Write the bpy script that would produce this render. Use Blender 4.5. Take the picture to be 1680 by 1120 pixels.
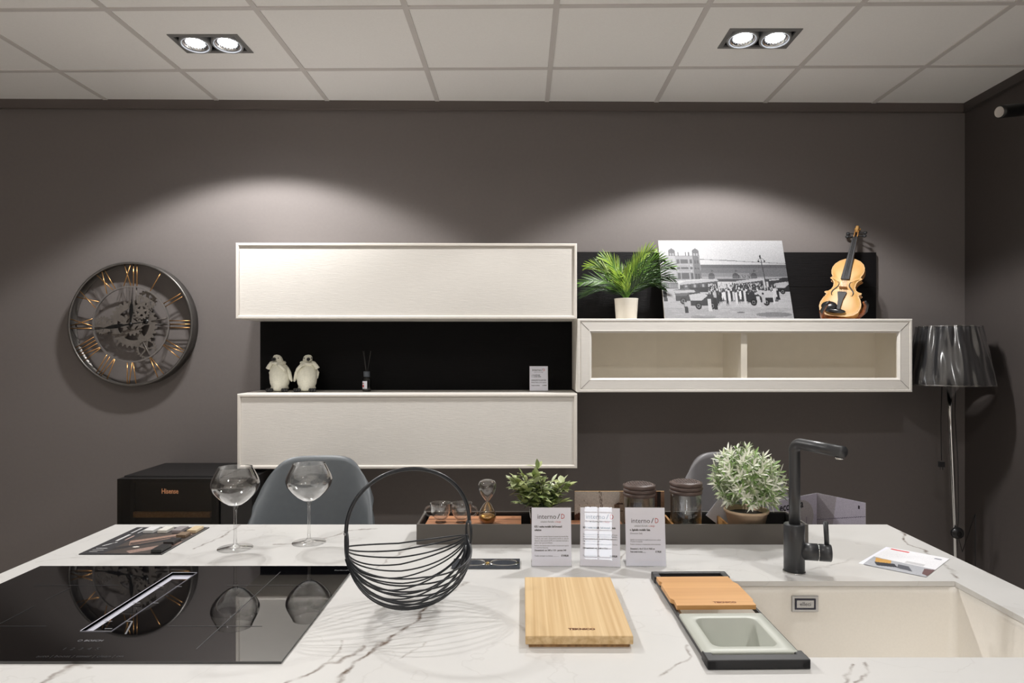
import bpy, math, random
import numpy as np
from mathutils import Vector, Matrix, Euler

S = bpy.context.scene
COL = S.collection
PI = math.pi
for o in list(bpy.data.objects):
    bpy.data.objects.remove(o)

# ------------------------------------------------------------------ camera
CAMZ = 1.44
F = 1118.0            # focal length in pixels of the 1680 wide frame
cd = bpy.data.cameras.new('camera')
cam = bpy.data.objects.new('camera', cd)
COL.objects.link(cam)
cam.location = (0, 0, CAMZ)
cam.rotation_euler = (PI/2, 0, 0)
cd.sensor_width = 36.0
cd.lens = F/1680*36
cd.shift_x = -17/1680
cd.shift_y = 15/1680
cd.clip_start = 0.02
S.camera = cam

# ------------------------------------------------------------------ world, exposure
w = bpy.data.worlds.new('world'); S.world = w
w.use_nodes = True
w.node_tree.nodes['Background'].inputs[0].default_value = (0.95, 0.97, 1.0, 1)
w.node_tree.nodes['Background'].inputs[1].default_value = 0.3
S.view_settings.view_transform = 'Standard'
S.view_settings.look = 'None'
S.view_settings.gamma = 1
S.view_settings.use_curve_mapping = False
S.view_settings.exposure = -0.06
S.cycles.use_denoising = True
S.cycles.max_bounces = 12
S.cycles.diffuse_bounces = 8
S.cycles.transparent_max_bounces = 24
S.cycles.sample_clamp_indirect = 6.0
S.cycles.caustics_reflective = False
S.cycles.caustics_refractive = False

# every lamp of the ceiling: (x, y, aim x, aim y, watts, cone degrees)
CEIL = 2.8166
WALL_LAMPS = [   # the two fixtures in view, two bulbs each
    dict(c=(-1.395, 3.056), aim=(0.02, 0.02), power=60, cone=124),
    dict(c=(1.043, 3.006), aim=(-0.02, 0.02), power=60, cone=124),
]
ROOM_LAMPS = [   # the same twin fixtures over the island and behind the photographer
    (-1.4, 1.3, 38), (1.05, 1.3, 38), (-1.4, -0.6, 105), (1.05, -0.6, 105), (-1.4, -2.6, 330), (1.05, -2.6, 330), (-3.6, -2.2, 200),
]
BULB = 60.0

def spot(name, loc, target, power, cone, parent=None, blend=0.5, size=0.035, col=(1.0, 0.985, 0.965)):
    l = bpy.data.lights.new(name, 'SPOT')
    l.energy = power; l.spot_size = math.radians(cone); l.spot_blend = blend
    l.shadow_soft_size = size; l.color = col
    o = bpy.data.objects.new(name, l); COL.objects.link(o)
    o.location = loc
    d = Vector(target) - Vector(loc)
    o.rotation_euler = d.to_track_quat('-Z', 'Y').to_euler()
    return o

for (x, y, pw_) in ROOM_LAMPS:
    spot('downlight_beam', (x, y, CEIL-0.02), (x, y, 0), pw_, 132, blend=0.25 if y > 0 else 0.8, size=0.03 if y > 0 else 0.05)
for k in WALL_LAMPS:
    for s in (-0.072, 0.072):
        x, y = k['c']
        spot('downlight_beam', (x+s, y-0.01, CEIL-0.035), (x+s+k['aim'][0], y-.01+k['aim'][1], CEIL-1.05), k['power'], k['cone'], blend=0.22, size=0.03)

# ------------------------------------------------------------------ helpers
def lin(c):
    return tuple(((v/255.0)/12.92 if v/255.0 <= 0.04045 else ((v/255.0+0.055)/1.055)**2.4) for v in c)

def pm(name, rgb, rough=0.5, metal=0.0, noise=0.0, scale=20.0, bump=0.0, bscale=None, stretch=None, **kw):
    """procedural principled material; rgb in 0-255"""
    m = bpy.data.materials.new(name); m.use_nodes = True
    nt = m.node_tree; b = nt.nodes['Principled BSDF']
    c = lin(rgb)
    b.inputs['Base Color'].default_value = (*c, 1)
    b.inputs['Roughness'].default_value = rough
    b.inputs['Metallic'].default_value = metal
    for k, v in kw.items():
        b.inputs[k.replace('_', ' ')].default_value = v
    tc = nt.nodes.new('ShaderNodeTexCoord'); mp = nt.nodes.new('ShaderNodeMapping')
    nt.links.new(tc.outputs['Object'], mp.inputs[0])
    if stretch: mp.inputs['Scale'].default_value = stretch
    n = nt.nodes.new('ShaderNodeTexNoise'); n.inputs['Scale'].default_value = scale
    n.inputs['Detail'].default_value = 5
    nt.links.new(mp.outputs[0], n.inputs['Vector'])
    amt = max(noise, 0.02)
    mr = nt.nodes.new('ShaderNodeMapRange')
    mr.inputs[1].default_value = 0.3; mr.inputs[2].default_value = 0.7
    mr.inputs[3].default_value = 1-amt; mr.inputs[4].default_value = 1+amt*0.6
    nt.links.new(n.outputs[0], mr.inputs[0])
    mx = nt.nodes.new('ShaderNodeVectorMath'); mx.operation = 'SCALE'
    mx.inputs[0].default_value = c
    nt.links.new(mr.outputs[0], mx.inputs['Scale'])
    nt.links.new(mx.outputs[0], b.inputs['Base Color'])
    if bump:
        bn = nt.nodes.new('ShaderNodeTexNoise'); bn.inputs['Scale'].default_value = bscale or scale*4
        bn.inputs['Detail'].default_value = 4
        nt.links.new(mp.outputs[0], bn.inputs['Vector'])
        bp = nt.nodes.new('ShaderNodeBump'); bp.inputs['Strength'].default_value = bump
        bp.inputs['Distance'].default_value = 0.002
        nt.links.new(bn.outputs[0], bp.inputs['Height'])
        nt.links.new(bp.outputs[0], b.inputs['Normal'])
    return m

def glassmat(name, tint=(1, 1, 1), rough=0.0, ior=1.5, gain=1.0, power=5.0):
    """thin sheet of glass: mirror by Fresnel, otherwise see-through"""
    m = bpy.data.materials.new(name); m.use_nodes = True
    nt = m.node_tree; nt.nodes.clear()
    out = nt.nodes.new('ShaderNodeOutputMaterial')
    mix = nt.nodes.new('ShaderNodeMixShader')
    tr = nt.nodes.new('ShaderNodeBsdfTransparent'); tr.inputs[0].default_value = (*tint, 1)
    gl = nt.nodes.new('ShaderNodeBsdfGlossy'); gl.inputs['Roughness'].default_value = rough
    r0 = ((ior-1)/(ior+1))**2
    fr = nt.nodes.new('ShaderNodeLayerWeight'); fr.inputs[0].default_value = 0.5
    pw_ = nt.nodes.new('ShaderNodeMath'); pw_.operation = 'POWER'; pw_.inputs[1].default_value = power
    nt.links.new(fr.outputs['Facing'], pw_.inputs[0])
    sc_ = nt.nodes.new('ShaderNodeMath'); sc_.operation = 'MULTIPLY_ADD'; sc_.inputs[1].default_value = 1-r0; sc_.inputs[2].default_value = r0
    nt.links.new(pw_.outputs[0], sc_.inputs[0])
    mu = nt.nodes.new('ShaderNodeMath'); mu.operation = 'MULTIPLY'; mu.inputs[1].default_value = gain; mu.use_clamp = True
    nt.links.new(sc_.outputs[0], mu.inputs[0])
    nt.links.new(mu.outputs[0], mix.inputs[0])
    nt.links.new(tr.outputs[0], mix.inputs[1]); nt.links.new(gl.outputs[0], mix.inputs[2])
    nt.links.new(mix.outputs[0], out.inputs[0])
    return m

def emat(name, rgb, strength):
    m = bpy.data.materials.new(name); m.use_nodes = True
    nt = m.node_tree; nt.nodes.clear()
    out = nt.nodes.new('ShaderNodeOutputMaterial'); e = nt.nodes.new('ShaderNodeEmission')
    e.inputs[0].default_value = (*rgb, 1); e.inputs[1].default_value = strength
    nt.links.new(e.outputs[0], out.inputs[0])
    return m

def attrmat(name, rough=0.5, spec=0.25):
    m = bpy.data.materials.new(name); m.use_nodes = True
    nt = m.node_tree; b = nt.nodes['Principled BSDF']
    a = nt.nodes.new('ShaderNodeVertexColor'); a.layer_name = 'print'
    nt.links.new(a.outputs[0], b.inputs['Base Color'])
    b.inputs['Roughness'].default_value = rough
    b.inputs['Specular IOR Level'].default_value = spec
    return m

class MB:
    """collects geometry, then links it as one mesh object"""
    def __init__(self): self.v = []; self.f = []; self.mi = []; self.sm = []
    def add(self, vs, fs, mi=0, smooth=False, M=None):
        o = len(self.v)
        if M is not None: vs = [tuple(M @ Vector(p)) for p in vs]
        self.v += [tuple(p) for p in vs]
        self.f += [tuple(i+o for i in f) for f in fs]
        self.mi += [mi]*len(fs); self.sm += [smooth]*len(fs)
        return self
    def box(self, x0, x1, y0, y1, z0, z1, mi=0, M=None):
        vs = [(x0,y0,z0),(x1,y0,z0),(x1,y1,z0),(x0,y1,z0),(x0,y0,z1),(x1,y0,z1),(x1,y1,z1),(x0,y1,z1)]
        fs = [(3,2,1,0),(4,5,6,7),(0,1,5,4),(1,2,6,5),(2,3,7,6),(3,0,4,7)]
        return self.add(vs, fs, mi, False, M)
    def tube(self, pts, r, n=10, closed=False, caps=True, mi=0, M=None):
        pts = [Vector(p) for p in pts]; N = len(pts)
        rs = r if isinstance(r, (list, tuple)) else [r]*N
        tang = []
        for i in range(N):
            if closed: t = pts[(i+1) % N]-pts[i-1]
            else: t = pts[min(i+1, N-1)]-pts[max(i-1, 0)]
            tang.append(t.normalized() if t.length > 1e-9 else Vector((0, 0, 1)))
        a = Vector((0, 0, 1)) if abs(tang[0].z) < 0.9 else Vector((1, 0, 0))
        nrm = (a-tang[0]*a.dot(tang[0])).normalized()
        vs = []
        for i in range(N):
            if i:
                nrm = (nrm-tang[i]*nrm.dot(tang[i])).normalized()
            bn = tang[i].cross(nrm)
            for k in range(n):
                an = 2*PI*k/n
                vs.append(pts[i]+(nrm*math.cos(an)+bn*math.sin(an))*rs[i])
        fs = []
        for i in range(N if closed else N-1):
            j = (i+1) % N
            for k in range(n):
                l = (k+1) % n
                fs.append((i*n+k, i*n+l, j*n+l, j*n+k))
        if caps and not closed:
            fs.append(tuple(reversed(range(n)))); fs.append(tuple((N-1)*n+k for k in range(n)))
        return self.add(vs, fs, mi, True, M)
    def lathe(self, prof, n=32, mi=0, M=None, smooth=True, closed=False, sx=1, sy=1):
        """prof: (r, z) pairs turned about z"""
        vs = []; ring = []
        for (r, z) in prof:
            if r < 1e-6:
                ring.append([len(vs)]); vs.append((0, 0, z))
            else:
                ring.append(list(range(len(vs), len(vs)+n)))
                vs += [(r*math.cos(2*PI*k/n)*sx, r*math.sin(2*PI*k/n)*sy, z) for k in range(n)]
        fs = []
        pairs = list(zip(ring, ring[1:])) + ([(ring[-1], ring[0])] if closed else [])
        for a, b in pairs:
            for k in range(n):
                l = (k+1) % n
                if len(a) == 1 and len(b) == 1: continue
                if len(a) == 1: fs.append((a[0], b[l], b[k]))
                elif len(b) == 1: fs.append((a[k], a[l], b[0]))
                else: fs.append((a[k], a[l], b[l], b[k]))
        return self.add(vs, fs, mi, smooth, M)
    def prism(self, poly, z0, z1, mi=0, M=None, smooth=False):
        n = len(poly)
        vs = [(x, y, z0) for x, y in poly]+[(x, y, z1) for x, y in poly]
        fs = [tuple(reversed(range(n))), tuple(range(n, 2*n))]
        self.add(vs, fs, mi, False, M)
        self.add(vs, [(i, (i+1) % n, n+(i+1) % n, n+i) for i in range(n)], mi, smooth, M)
        return self
    def ringprism(self, outer, inner, z0, z1, mi=0, M=None):
        n = len(outer)
        vs = [(x, y, z0) for x, y in outer]+[(x, y, z0) for x, y in inner]+[(x, y, z1) for x, y in outer]+[(x, y, z1) for x, y in inner]
        fs = []
        for i in range(n):
            j = (i+1) % n
            fs += [(i, n+i, n+j, j), (2*n+i, 2*n+j, 3*n+j, 3*n+i), (i, j, 2*n+j, 2*n+i), (n+j, n+i, 3*n+i, 3*n+j)]
        return self.add(vs, fs, mi, False, M)
    def sphere(self, c, r, n=16, mi=0, M=None, sc=(1, 1, 1)):
        m = n//2
        T = Matrix.Translation(c) @ Matrix.Diagonal((sc[0], sc[1], sc[2], 1))
        if M is not None: T = M @ T
        return self.lathe([(r*math.sin(PI*i/m), -r*math.cos(PI*i/m)) for i in range(m+1)], n, mi, T)
    def build(self, name, mats, parent=None, loc=(0, 0, 0), rot=(0, 0, 0), bevel=0, seg=2, sub=0, solid=0):
        me = bpy.data.meshes.new(name)
        me.from_pydata(self.v, [], self.f)
        if not isinstance(mats, (list, tuple)): mats = [mats]
        for m in mats: me.materials.append(m)
        me.polygons.foreach_set('material_index', self.mi)
        me.polygons.foreach_set('use_smooth', self.sm)
        me.update()
        o = bpy.data.objects.new(name, me); COL.objects.link(o)
        o.location = loc; o.rotation_euler = rot
        if parent is not None: o.parent = parent
        if solid:
            md = o.modifiers.new('thickness', 'SOLIDIFY'); md.thickness = solid; md.offset = 0
        if bevel:
            md = o.modifiers.new('bevel', 'BEVEL'); md.width = bevel; md.segments = seg
            md.limit_method = 'ANGLE'; md.angle_limit = math.radians(40)
            md.harden_normals = False
        if sub:
            md = o.modifiers.new('sub', 'SUBSURF'); md.levels = sub; md.render_levels = sub
        return o

def tag(o, label=None, cat=None, group=None, kind=None):
    if label: o['label'] = label
    if cat: o['category'] = cat
    if group: o['group'] = group
    if kind: o['kind'] = kind
    return o

def thing(name, label, cat, loc=(0, 0, 0), rotz=0.0, group=None):
    o = bpy.data.objects.new(name, None); COL.objects.link(o)
    o.empty_display_size = 0.05
    o.location = loc; o.rotation_euler = (0, 0, rotz)
    return tag(o, label, cat, group)

def struct(o, label=None):
    o['kind'] = 'structure'
    return o

def dup(root, loc, rotz=None, label=None, group=None):
    r = root.copy(); COL.objects.link(r); r.location = loc
    if rotz is not None: r.rotation_euler = (0, 0, rotz)
    if label: r['label'] = label
    if group: r['group'] = group
    for ch in list(root.children):
        c = ch.copy(); COL.objects.link(c); c.parent = r
        for g in list(ch.children):
            d = g.copy(); COL.objects.link(d); d.parent = c
    return r

def T(x, y, z): return Matrix.Translation((x, y, z))
def R(axis, deg): return Matrix.Rotation(math.radians(deg), 4, axis)

_tc = [0]
def text_geo(mb, s, size, M, mi=0, depth=0.0, align='LEFT', bold=0.0, width=None):
    """adds the outline of a line of lettering (in its xy plane) to mb"""
    cu = bpy.data.curves.new('t', 'FONT'); cu.body = s; cu.size = size
    cu.align_x = align; cu.extrude = depth; cu.offset = bold; cu.resolution_u = 2
    o = bpy.data.objects.new('t', cu); COL.objects.link(o)
    dg = bpy.context.evaluated_depsgraph_get(); dg.update()
    me = bpy.data.meshes.new_from_object(o.evaluated_get(dg))
    vs = [v.co.copy() for v in me.vertices]; fs = [tuple(p.vertices) for p in me.polygons]
    if width and vs:
        xs = [v.x for v in vs]; k = width/(max(xs)-min(xs))
        vs = [Vector((v.x*k, v.y, v.z)) for v in vs]
    mb.add(vs, fs, mi, False, M)
    bpy.data.objects.remove(o); bpy.data.curves.remove(cu); bpy.data.meshes.remove(me)

class Print:
    """a printed picture: painted cell by cell, kept as one mesh with face colours"""
    def __init__(self, nx, ny, bg=(255, 255, 255)):
        self.nx, self.ny = nx, ny
        self.a = np.zeros((ny, nx, 3)); self.a[:] = bg
        ys, xs = np.mgrid[0:ny, 0:nx]
        self.x = (xs+0.5)/nx; self.y = (ys+0.5)/ny
    def put(self, mask, col, al=1.0):
        self.a[mask] = self.a[mask]*(1-al)+np.array(col)*al
    def rect(self, x0, y0, x1, y1, col, al=1.0):
        self.put((self.x >= x0) & (self.x < x1) & (self.y >= y0) & (self.y < y1), col, al)
    def ell(self, cx, cy, rx, ry, col, al=1.0):
        self.put(((self.x-cx)/rx)**2+((self.y-cy)/ry)**2 < 1, col, al)
    def poly(self, pts, col, al=1.0):
        m = np.zeros(self.x.shape, bool); n = len(pts)
        for i in range(n):
            x1, y1 = pts[i]; x2, y2 = pts[(i+1) % n]
            if y1 == y2: continue
            c = ((self.y >= min(y1, y2)) & (self.y < max(y1, y2)))
            xi = x1+(self.y-y1)*(x2-x1)/(y2-y1)
            m ^= c & (self.x < xi)
        self.put(m, col, al)
    def line(self, x1, y1, x2, y2, wd, col, al=1.0):
        asp = self.ny/self.nx
        dx, dy = x2-x1, (y2-y1)*asp
        L = dx*dx+dy*dy+1e-12
        t = np.clip(((self.x-x1)*dx+(self.y-y1)*asp*dy)/L, 0, 1)
        d = np.hypot(self.x-x1-t*dx, (self.y-y1)*asp-t*dy)
        self.put(d < wd/2, col, al)
    def grain(self, amt, seed=1):
        r = np.random.RandomState(seed)
        self.a += r.normal(0, amt, self.a.shape[:2])[..., None]
    def build(self, name, mat, parent, W, H, M, bend=None):
        nx, ny = self.nx, self.ny
        vs = []
        for j in range(ny+1):
            for i in range(nx+1):
                p = (W*i/nx, H*(1-j/ny), bend(i/nx, j/ny) if bend else 0.0)
                vs.append(M @ Vector(p))
        fs = [(j*(nx+1)+i, (j+1)*(nx+1)+i, (j+1)*(nx+1)+i+1, j*(nx+1)+i+1) for j in range(ny) for i in range(nx)]
        me = bpy.data.meshes.new(name); me.from_pydata([tuple(v) for v in vs], [], fs)
        at = me.color_attributes.new('print', 'FLOAT_COLOR', 'CORNER')
        c = np.clip(self.a, 0, 255).reshape(-1, 3)/255.0
        c = np.where(c <= 0.04045, c/12.92, ((c+0.055)/1.055)**2.4)
        c = np.concatenate([c, np.ones((len(c), 1))], 1)
        at.data.foreach_set('color', np.repeat(c, 4, axis=0).astype(np.float32).ravel())
        me.materials.append(mat); me.update()
        o = bpy.data.objects.new(name, me); COL.objects.link(o)
        if parent is not None: o.parent = parent
        return o

# pixel <-> place
def onz(px, py, z):
    """the point at height z seen at pixel (px, py)"""
    y = (CAMZ-z)*F/(py-575.0)
    return Vector(((px-857.0)/F*y, y, z))
def aty(px, py, y):
    return Vector(((px-857.0)/F*y, y, CAMZ-(py-575.0)/F*y))
WA = 0.01235; W0 = Vector((0, 3.7794, 0))
WU = Vector((math.cos(WA), math.sin(WA), 0)); WN = Vector((math.sin(WA), -math.cos(WA), 0))
def onw(px, py, D):
    """(u, z) in the back wall's frame, D metres in front of it"""
    kx = (px-857.0)/F; kz = -(py-575.0)/F
    t = (D-3.7794*math.cos(WA))/(kx*math.sin(WA)-math.cos(WA))
    P = Vector((t*kx, t, 0))
    return (P-W0).dot(WU), CAMZ+t*kz
def W(u, D, z):
    p = W0+WU*u+WN*D
    return Vector((p.x, p.y, z))
# ------------------------------------------------------------------ materials
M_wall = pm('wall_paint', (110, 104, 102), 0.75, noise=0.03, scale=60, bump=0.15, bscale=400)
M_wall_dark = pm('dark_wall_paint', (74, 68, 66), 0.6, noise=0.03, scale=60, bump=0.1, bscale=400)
M_cornice = pm('cornice_paint', (96, 88, 85), 0.6)
M_tile = pm('ceiling_tile', (240, 239, 238), 0.9, noise=0.02, scale=150, bump=0.2, bscale=300)
M_bar = pm('ceiling_bar', (205, 201, 199), 0.6)
M_floor = pm('floor_tiles', (206, 200, 192), 0.4, noise=0.06, scale=3)
M_lac = pm('white_lacquer', (229, 225, 219), 0.42, noise=0.03, scale=9, bump=0.35, bscale=26, stretch=(1, 1, 22))
M_lacp = pm('white_lacquer_edge', (230, 224, 216), 0.35)
M_dkwood = pm('black_oak', (8, 6, 8), 0.6, Specular_IOR_Level=.25, noise=0.6, scale=8, bump=0.6, bscale=22, stretch=(1, 1, 25))
M_dkside = pm('carcass_grey', (92, 86, 80), 0.5)
M_steel = pm('brushed_steel', (170, 170, 172), 0.3, 1.0)
M_chrome = pm('chrome', (215, 215, 215), 0.08, 1.0)
M_black = pm('matt_black', (28, 28, 30), 0.45)
M_tap = pm('matt_black_tap', (58, 59, 62), 0.36, noise=0.03, bump=0.05)
M_wire = pm('black_wire', (30, 33, 38), 0.35)
M_pane = glassmat('cabinet_glass', (0.985, 0.97, 0.94), 0.02, 1.5, 1.0)
M_glass = glassmat('thin_glass', (0.99, 0.99, 0.99), 0.025, 1.6, 2.0, 3.0)
M_acry = glassmat('clear_acrylic', (0.985, 0.985, 0.99), 0.0, 1.49, 1.0)
def solidglass():
    m = bpy.data.materials.new('solid_glass'); m.use_nodes = True
    b = m.node_tree.nodes['Principled BSDF']
    b.inputs['Transmission Weight'].default_value = 1; b.inputs['Roughness'].default_value = 0.0
    b.inputs['IOR'].default_value = 1.5
    return m
M_sglass = solidglass()
M_ink = pm('dark_ink', (66, 66, 70), 0.6); M_red = pm('red_ink', (190, 60, 60), 0.6)
M_paper = pm('white_paper', (240, 241, 252), 0.55)
M_print = attrmat('printed_paper', 0.5)
M_printg = attrmat('glossy_print', 0.2)
M_sink = pm('cream_composite', (232, 228, 221), 0.42, noise=0.02, scale=200)

def wood(name, c1, c2, scale=1.0, axis='y', rough=0.45, k=60, dist=1.5):
    m = bpy.data.materials.new(name); m.use_nodes = True
    nt = m.node_tree; b = nt.nodes['Principled BSDF']; b.inputs['Roughness'].default_value = rough
    tc = nt.nodes.new('ShaderNodeTexCoord'); mp = nt.nodes.new('ShaderNodeMapping')
    sc = {'x': (0.6, k, k), 'y': (k, 0.6, k), 'z': (k, k, 0.6)}[axis]
    mp.inputs['Scale'].default_value = tuple(s*scale for s in sc)
    n = nt.nodes.new('ShaderNodeTexNoise'); n.inputs['Scale'].default_value = 1.6; n.inputs['Detail'].default_value = 6
    n.inputs['Distortion'].default_value = dist*0.2
    cr = nt.nodes.new('ShaderNodeValToRGB')
    cr.color_ramp.elements[0].position = 0.3; cr.color_ramp.elements[0].color = (*lin(c1), 1)
    cr.color_ramp.elements[1].position = 0.7; cr.color_ramp.elements[1].color = (*lin(c2), 1)
    nt.links.new(tc.outputs['Object'], mp.inputs[0]); nt.links.new(mp.outputs[0], n.inputs['Vector'])
    nt.links.new(n.outputs[0], cr.inputs[0]); nt.links.new(cr.outputs[0], b.inputs['Base Color'])
    return m
M_bamboo = wood('bamboo', (192, 156, 106), (224, 196, 150), 1, 'y')
M_bambend = wood('bamboo_edge', (140, 105, 62), (190, 150, 100), 1, 'z')
M_oak = wood('warm_bamboo', (190, 138, 80), (214, 162, 102), 1, 'x', k=25)
M_walnut = wood('striped_walnut', (96, 56, 34), (216, 152, 108), 1, 'x', k=70)
M_violin = wood('violin_varnish', (190, 142, 80), (206, 162, 98), 1, 'z', 0.45, k=8)
M_violin_side = wood('violin_ribs', (170, 118, 62), (200, 150, 90), 1, 'z', 0.3, k=8)
M_brown = wood('brown_wood', (92, 48, 22), (150, 84, 42), 1, 'x', 0.3)

# marble-look worktop: white with broken brown veins that follow the slab
def marble():
    m = bpy.data.materials.new('veined_white_worktop'); m.use_nodes = True
    nt = m.node_tree; b = nt.nodes['Principled BSDF']
    N = nt.nodes.new; L = nt.links.new
    tc = N('ShaderNodeTexCoord')
    def noise(scale, detail=4):
        n = N('ShaderNodeTexNoise'); n.inputs['Scale'].default_value = scale; n.inputs['Detail'].default_value = detail
        L(tc.outputs['Object'], n.inputs['Vector']); return n
    def math_(op, a, b_=None, clamp=False):
        n = N('ShaderNodeMath'); n.operation = op; n.use_clamp = clamp
        for i, v in enumerate((a, b_)):
            if v is None: continue
            if isinstance(v, (int, float)): n.inputs[i].default_value = v
            else: L(v, n.inputs[i])
        return n.outputs[0]
    dn = noise(14, 6)
    sub = N('ShaderNodeVectorMath'); sub.operation = 'SUBTRACT'; L(dn.outputs['Color'], sub.inputs[0]); sub.inputs[1].default_value = (0.5, 0.5, 0.5)
    sc = N('ShaderNodeVectorMath'); sc.operation = 'MULTIPLY'; L(sub.outputs[0], sc.inputs[0]); sc.inputs[1].default_value = (0.06, 0.06, 0)
    ad = N('ShaderNodeVectorMath'); ad.operation = 'ADD'; L(tc.outputs['Object'], ad.inputs[0]); L(sc.outputs[0], ad.inputs[1])
    fl = N('ShaderNodeVectorMath'); fl.operation = 'MULTIPLY'; L(ad.outputs[0], fl.inputs[0]); fl.inputs[1].default_value = (1, 1, 0)
    P = fl.outputs[0]
    veins = [  # pixel polylines, half width in m, strength
        ([(1478, 873), (1490, 893), (1518, 903), (1550, 930), (1572, 948)], 0.0045, 0.9),
        ([(1400, 917), (1370, 925), (1330, 934)], 0.005, 0.35),
        ([(1600, 925), (1640, 948), (1680, 962)], 0.004, 0.4),
        ([(320, 899), (352, 886), (366, 881), (391, 861)], 0.004, 0.8),
        ([(366, 871), (415, 870)], 0.003, 0.6),
        ([(443, 893), (500, 890), (534, 883), (568, 871), (623, 866)], 0.0045, 0.75),
        ([(600, 940), (640, 915), (674, 897), (712, 880)], 0.004, 0.55),
        ([(556, 1120), (575, 1095), (628, 1057), (665, 1030), (689, 1008), (720, 985), (760, 955)], 0.005, 1.0),
        ([(470, 1120), (505, 1110), (530, 1090), (558, 1085), (600, 1060)], 0.006, 0.8),
        ([(540, 1088), (556, 1065), (562, 1050)], 0.004, 0.6),
        ([(75, 1120), (105, 1100), (108, 1094), (140, 1093)], 0.005, 0.7),
        ([(655, 1080), (690, 1052)], 0.003, 0.4),
        ([(1085, 1108), (1112, 1088), (1133, 1075), (1128, 1055)], 0.004, 0.6),
        ([(1385, 1118), (1388, 1100), (1402, 1088)], 0.0035, 0.8),
        ([(1400, 1118), (1428, 1105), (1424, 1088)], 0.0035, 0.8),
        ([(140, 912), (60, 922)], 0.003, 0.35),
        ([(1010, 925), (1022, 905), (1015, 897)], 0.004, 0.6),
        ([(1080, 905), (1180, 912)], 0.004, 0.25),
    ]
    total = None
    for pts, hw, st in veins:
        q = [onz(x, y, 0.9) for x, y in pts]
        # a gentle hand-broken line: segments with varied width
        for i in range(len(q)-1):
            a, c = q[i], q[i+1]; ab = c-a; L2 = max(ab.x**2+ab.y**2, 1e-6)
            s1 = N('ShaderNodeVectorMath'); s1.operation = 'SUBTRACT'; L(P, s1.inputs[0]); s1.inputs[1].default_value = (a.x, a.y, 0)
            dt = N('ShaderNodeVectorMath'); dt.operation = 'DOT_PRODUCT'; L(s1.outputs[0], dt.inputs[0]); dt.inputs[1].default_value = (ab.x/L2, ab.y/L2, 0)
            t = math_('MAXIMUM', dt.outputs['Value'], 0.0); t = math_('MINIMUM', t, 1.0)
            s2 = N('ShaderNodeVectorMath'); s2.operation = 'SCALE'; s2.inputs[0].default_value = (ab.x, ab.y, 0); L(t, s2.inputs['Scale'])
            ds = N('ShaderNodeVectorMath'); ds.operation = 'DISTANCE'; L(s1.outputs[0], ds.inputs[0]); L(s2.outputs[0], ds.inputs[1])
            mr = N('ShaderNodeMapRange'); mr.interpolation_type = 'SMOOTHSTEP'
            L(ds.outputs['Value'], mr.inputs[0]); mr.inputs[1].default_value = 0.0; mr.inputs[2].default_value = hw*1.5
            mr.inputs[3].default_value = st; mr.inputs[4].default_value = 0.0
            total = mr.outputs[0] if total is None else math_('MAXIMUM', total, mr.outputs[0])
    br = noise(30, 5)
    mr = N('ShaderNodeMapRange'); L(br.outputs[0], mr.inputs[0]); mr.inputs[1].default_value = 0.36; mr.inputs[2].default_value = 0.62
    mr.inputs[3].default_value = 0.15; mr.inputs[4].default_value = 1.0
    total = math_('MULTIPLY', total, mr.outputs[0])
    # faint clouding and hair veins elsewhere
    big = noise(3.2, 5)
    mb_ = N('ShaderNodeMapRange'); L(big.outputs[0], mb_.inputs[0]); mb_.inputs[1].default_value = 0.495; mb_.inputs[2].default_value = 0.505
    mb_.inputs[3].default_value = 0; mb_.inputs[4].default_value = 1
    inv = math_('SUBTRACT', 1.0, mb_.outputs[0])
    hair = math_('MULTIPLY', math_('MULTIPLY', inv, mb_.outputs[0]), 0.3)
    total = math_('MAXIMUM', total, hair)
    base = N('ShaderNodeMixRGB'); base.inputs[1].default_value = (*lin((207, 206, 204)), 1); base.inputs[2].default_value = (*lin((215, 214, 212)), 1)
    cl = noise(6, 4); L(cl.outputs[0], base.inputs[0])
    mix = N('ShaderNodeMixRGB'); L(total, mix.inputs[0]); L(base.outputs[0], mix.inputs[1]); mix.inputs[2].default_value = (*lin((104, 88, 76)), 1)
    L(mix.outputs[0], b.inputs['Base Color'])
    b.inputs['Roughness'].default_value = 0.22
    b.inputs['Specular IOR Level'].default_value = 0.35
    return m
M_marble = marble()

# ------------------------------------------------------------------ the room
def holed(mb, x0, x1, y0, y1, holes, z, mi=0, up=True):
    xs = sorted({x0, x1, *[h[0] for h in holes], *[h[1] for h in holes]})
    ys = sorted({y0, y1, *[h[2] for h in holes], *[h[3] for h in holes]})
    for i in range(len(xs)-1):
        for j in range(len(ys)-1):
            cx, cy = (xs[i]+xs[i+1])/2, (ys[j]+ys[j+1])/2
            if any(h[0] < cx < h[1] and h[2] < cy < h[3] for h in holes): continue
            vs = [(xs[i], ys[j], z), (xs[i+1], ys[j], z), (xs[i+1], ys[j+1], z), (xs[i], ys[j+1], z)]
            mb.add(vs, [(0, 1, 2, 3) if up else (3, 2, 1, 0)], mi)
def slab(mb, x0, x1, y0, y1, z0, z1, holes, mi=0):
    holed(mb, x0, x1, y0, y1, holes, z1, mi, True)
    holed(mb, x0, x1, y0, y1, holes, z0, mi, False)
    for (a, b_, c, d, s) in [(x0, x1, y0, y1, 1)]+[(*h, -1) for h in holes]:
        cs = [(a, c), (b_, c), (b_, d), (a, d)]
        for i in range(4):
            p, q = cs[i], cs[(i+1) % 4]
            f = [(p[0], p[1], z0), (q[0], q[1], z0), (q[0], q[1], z1), (p[0], p[1], z1)]
            mb.add(f, [(0, 1, 2, 3) if s > 0 else (3, 2, 1, 0)], mi)

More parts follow.
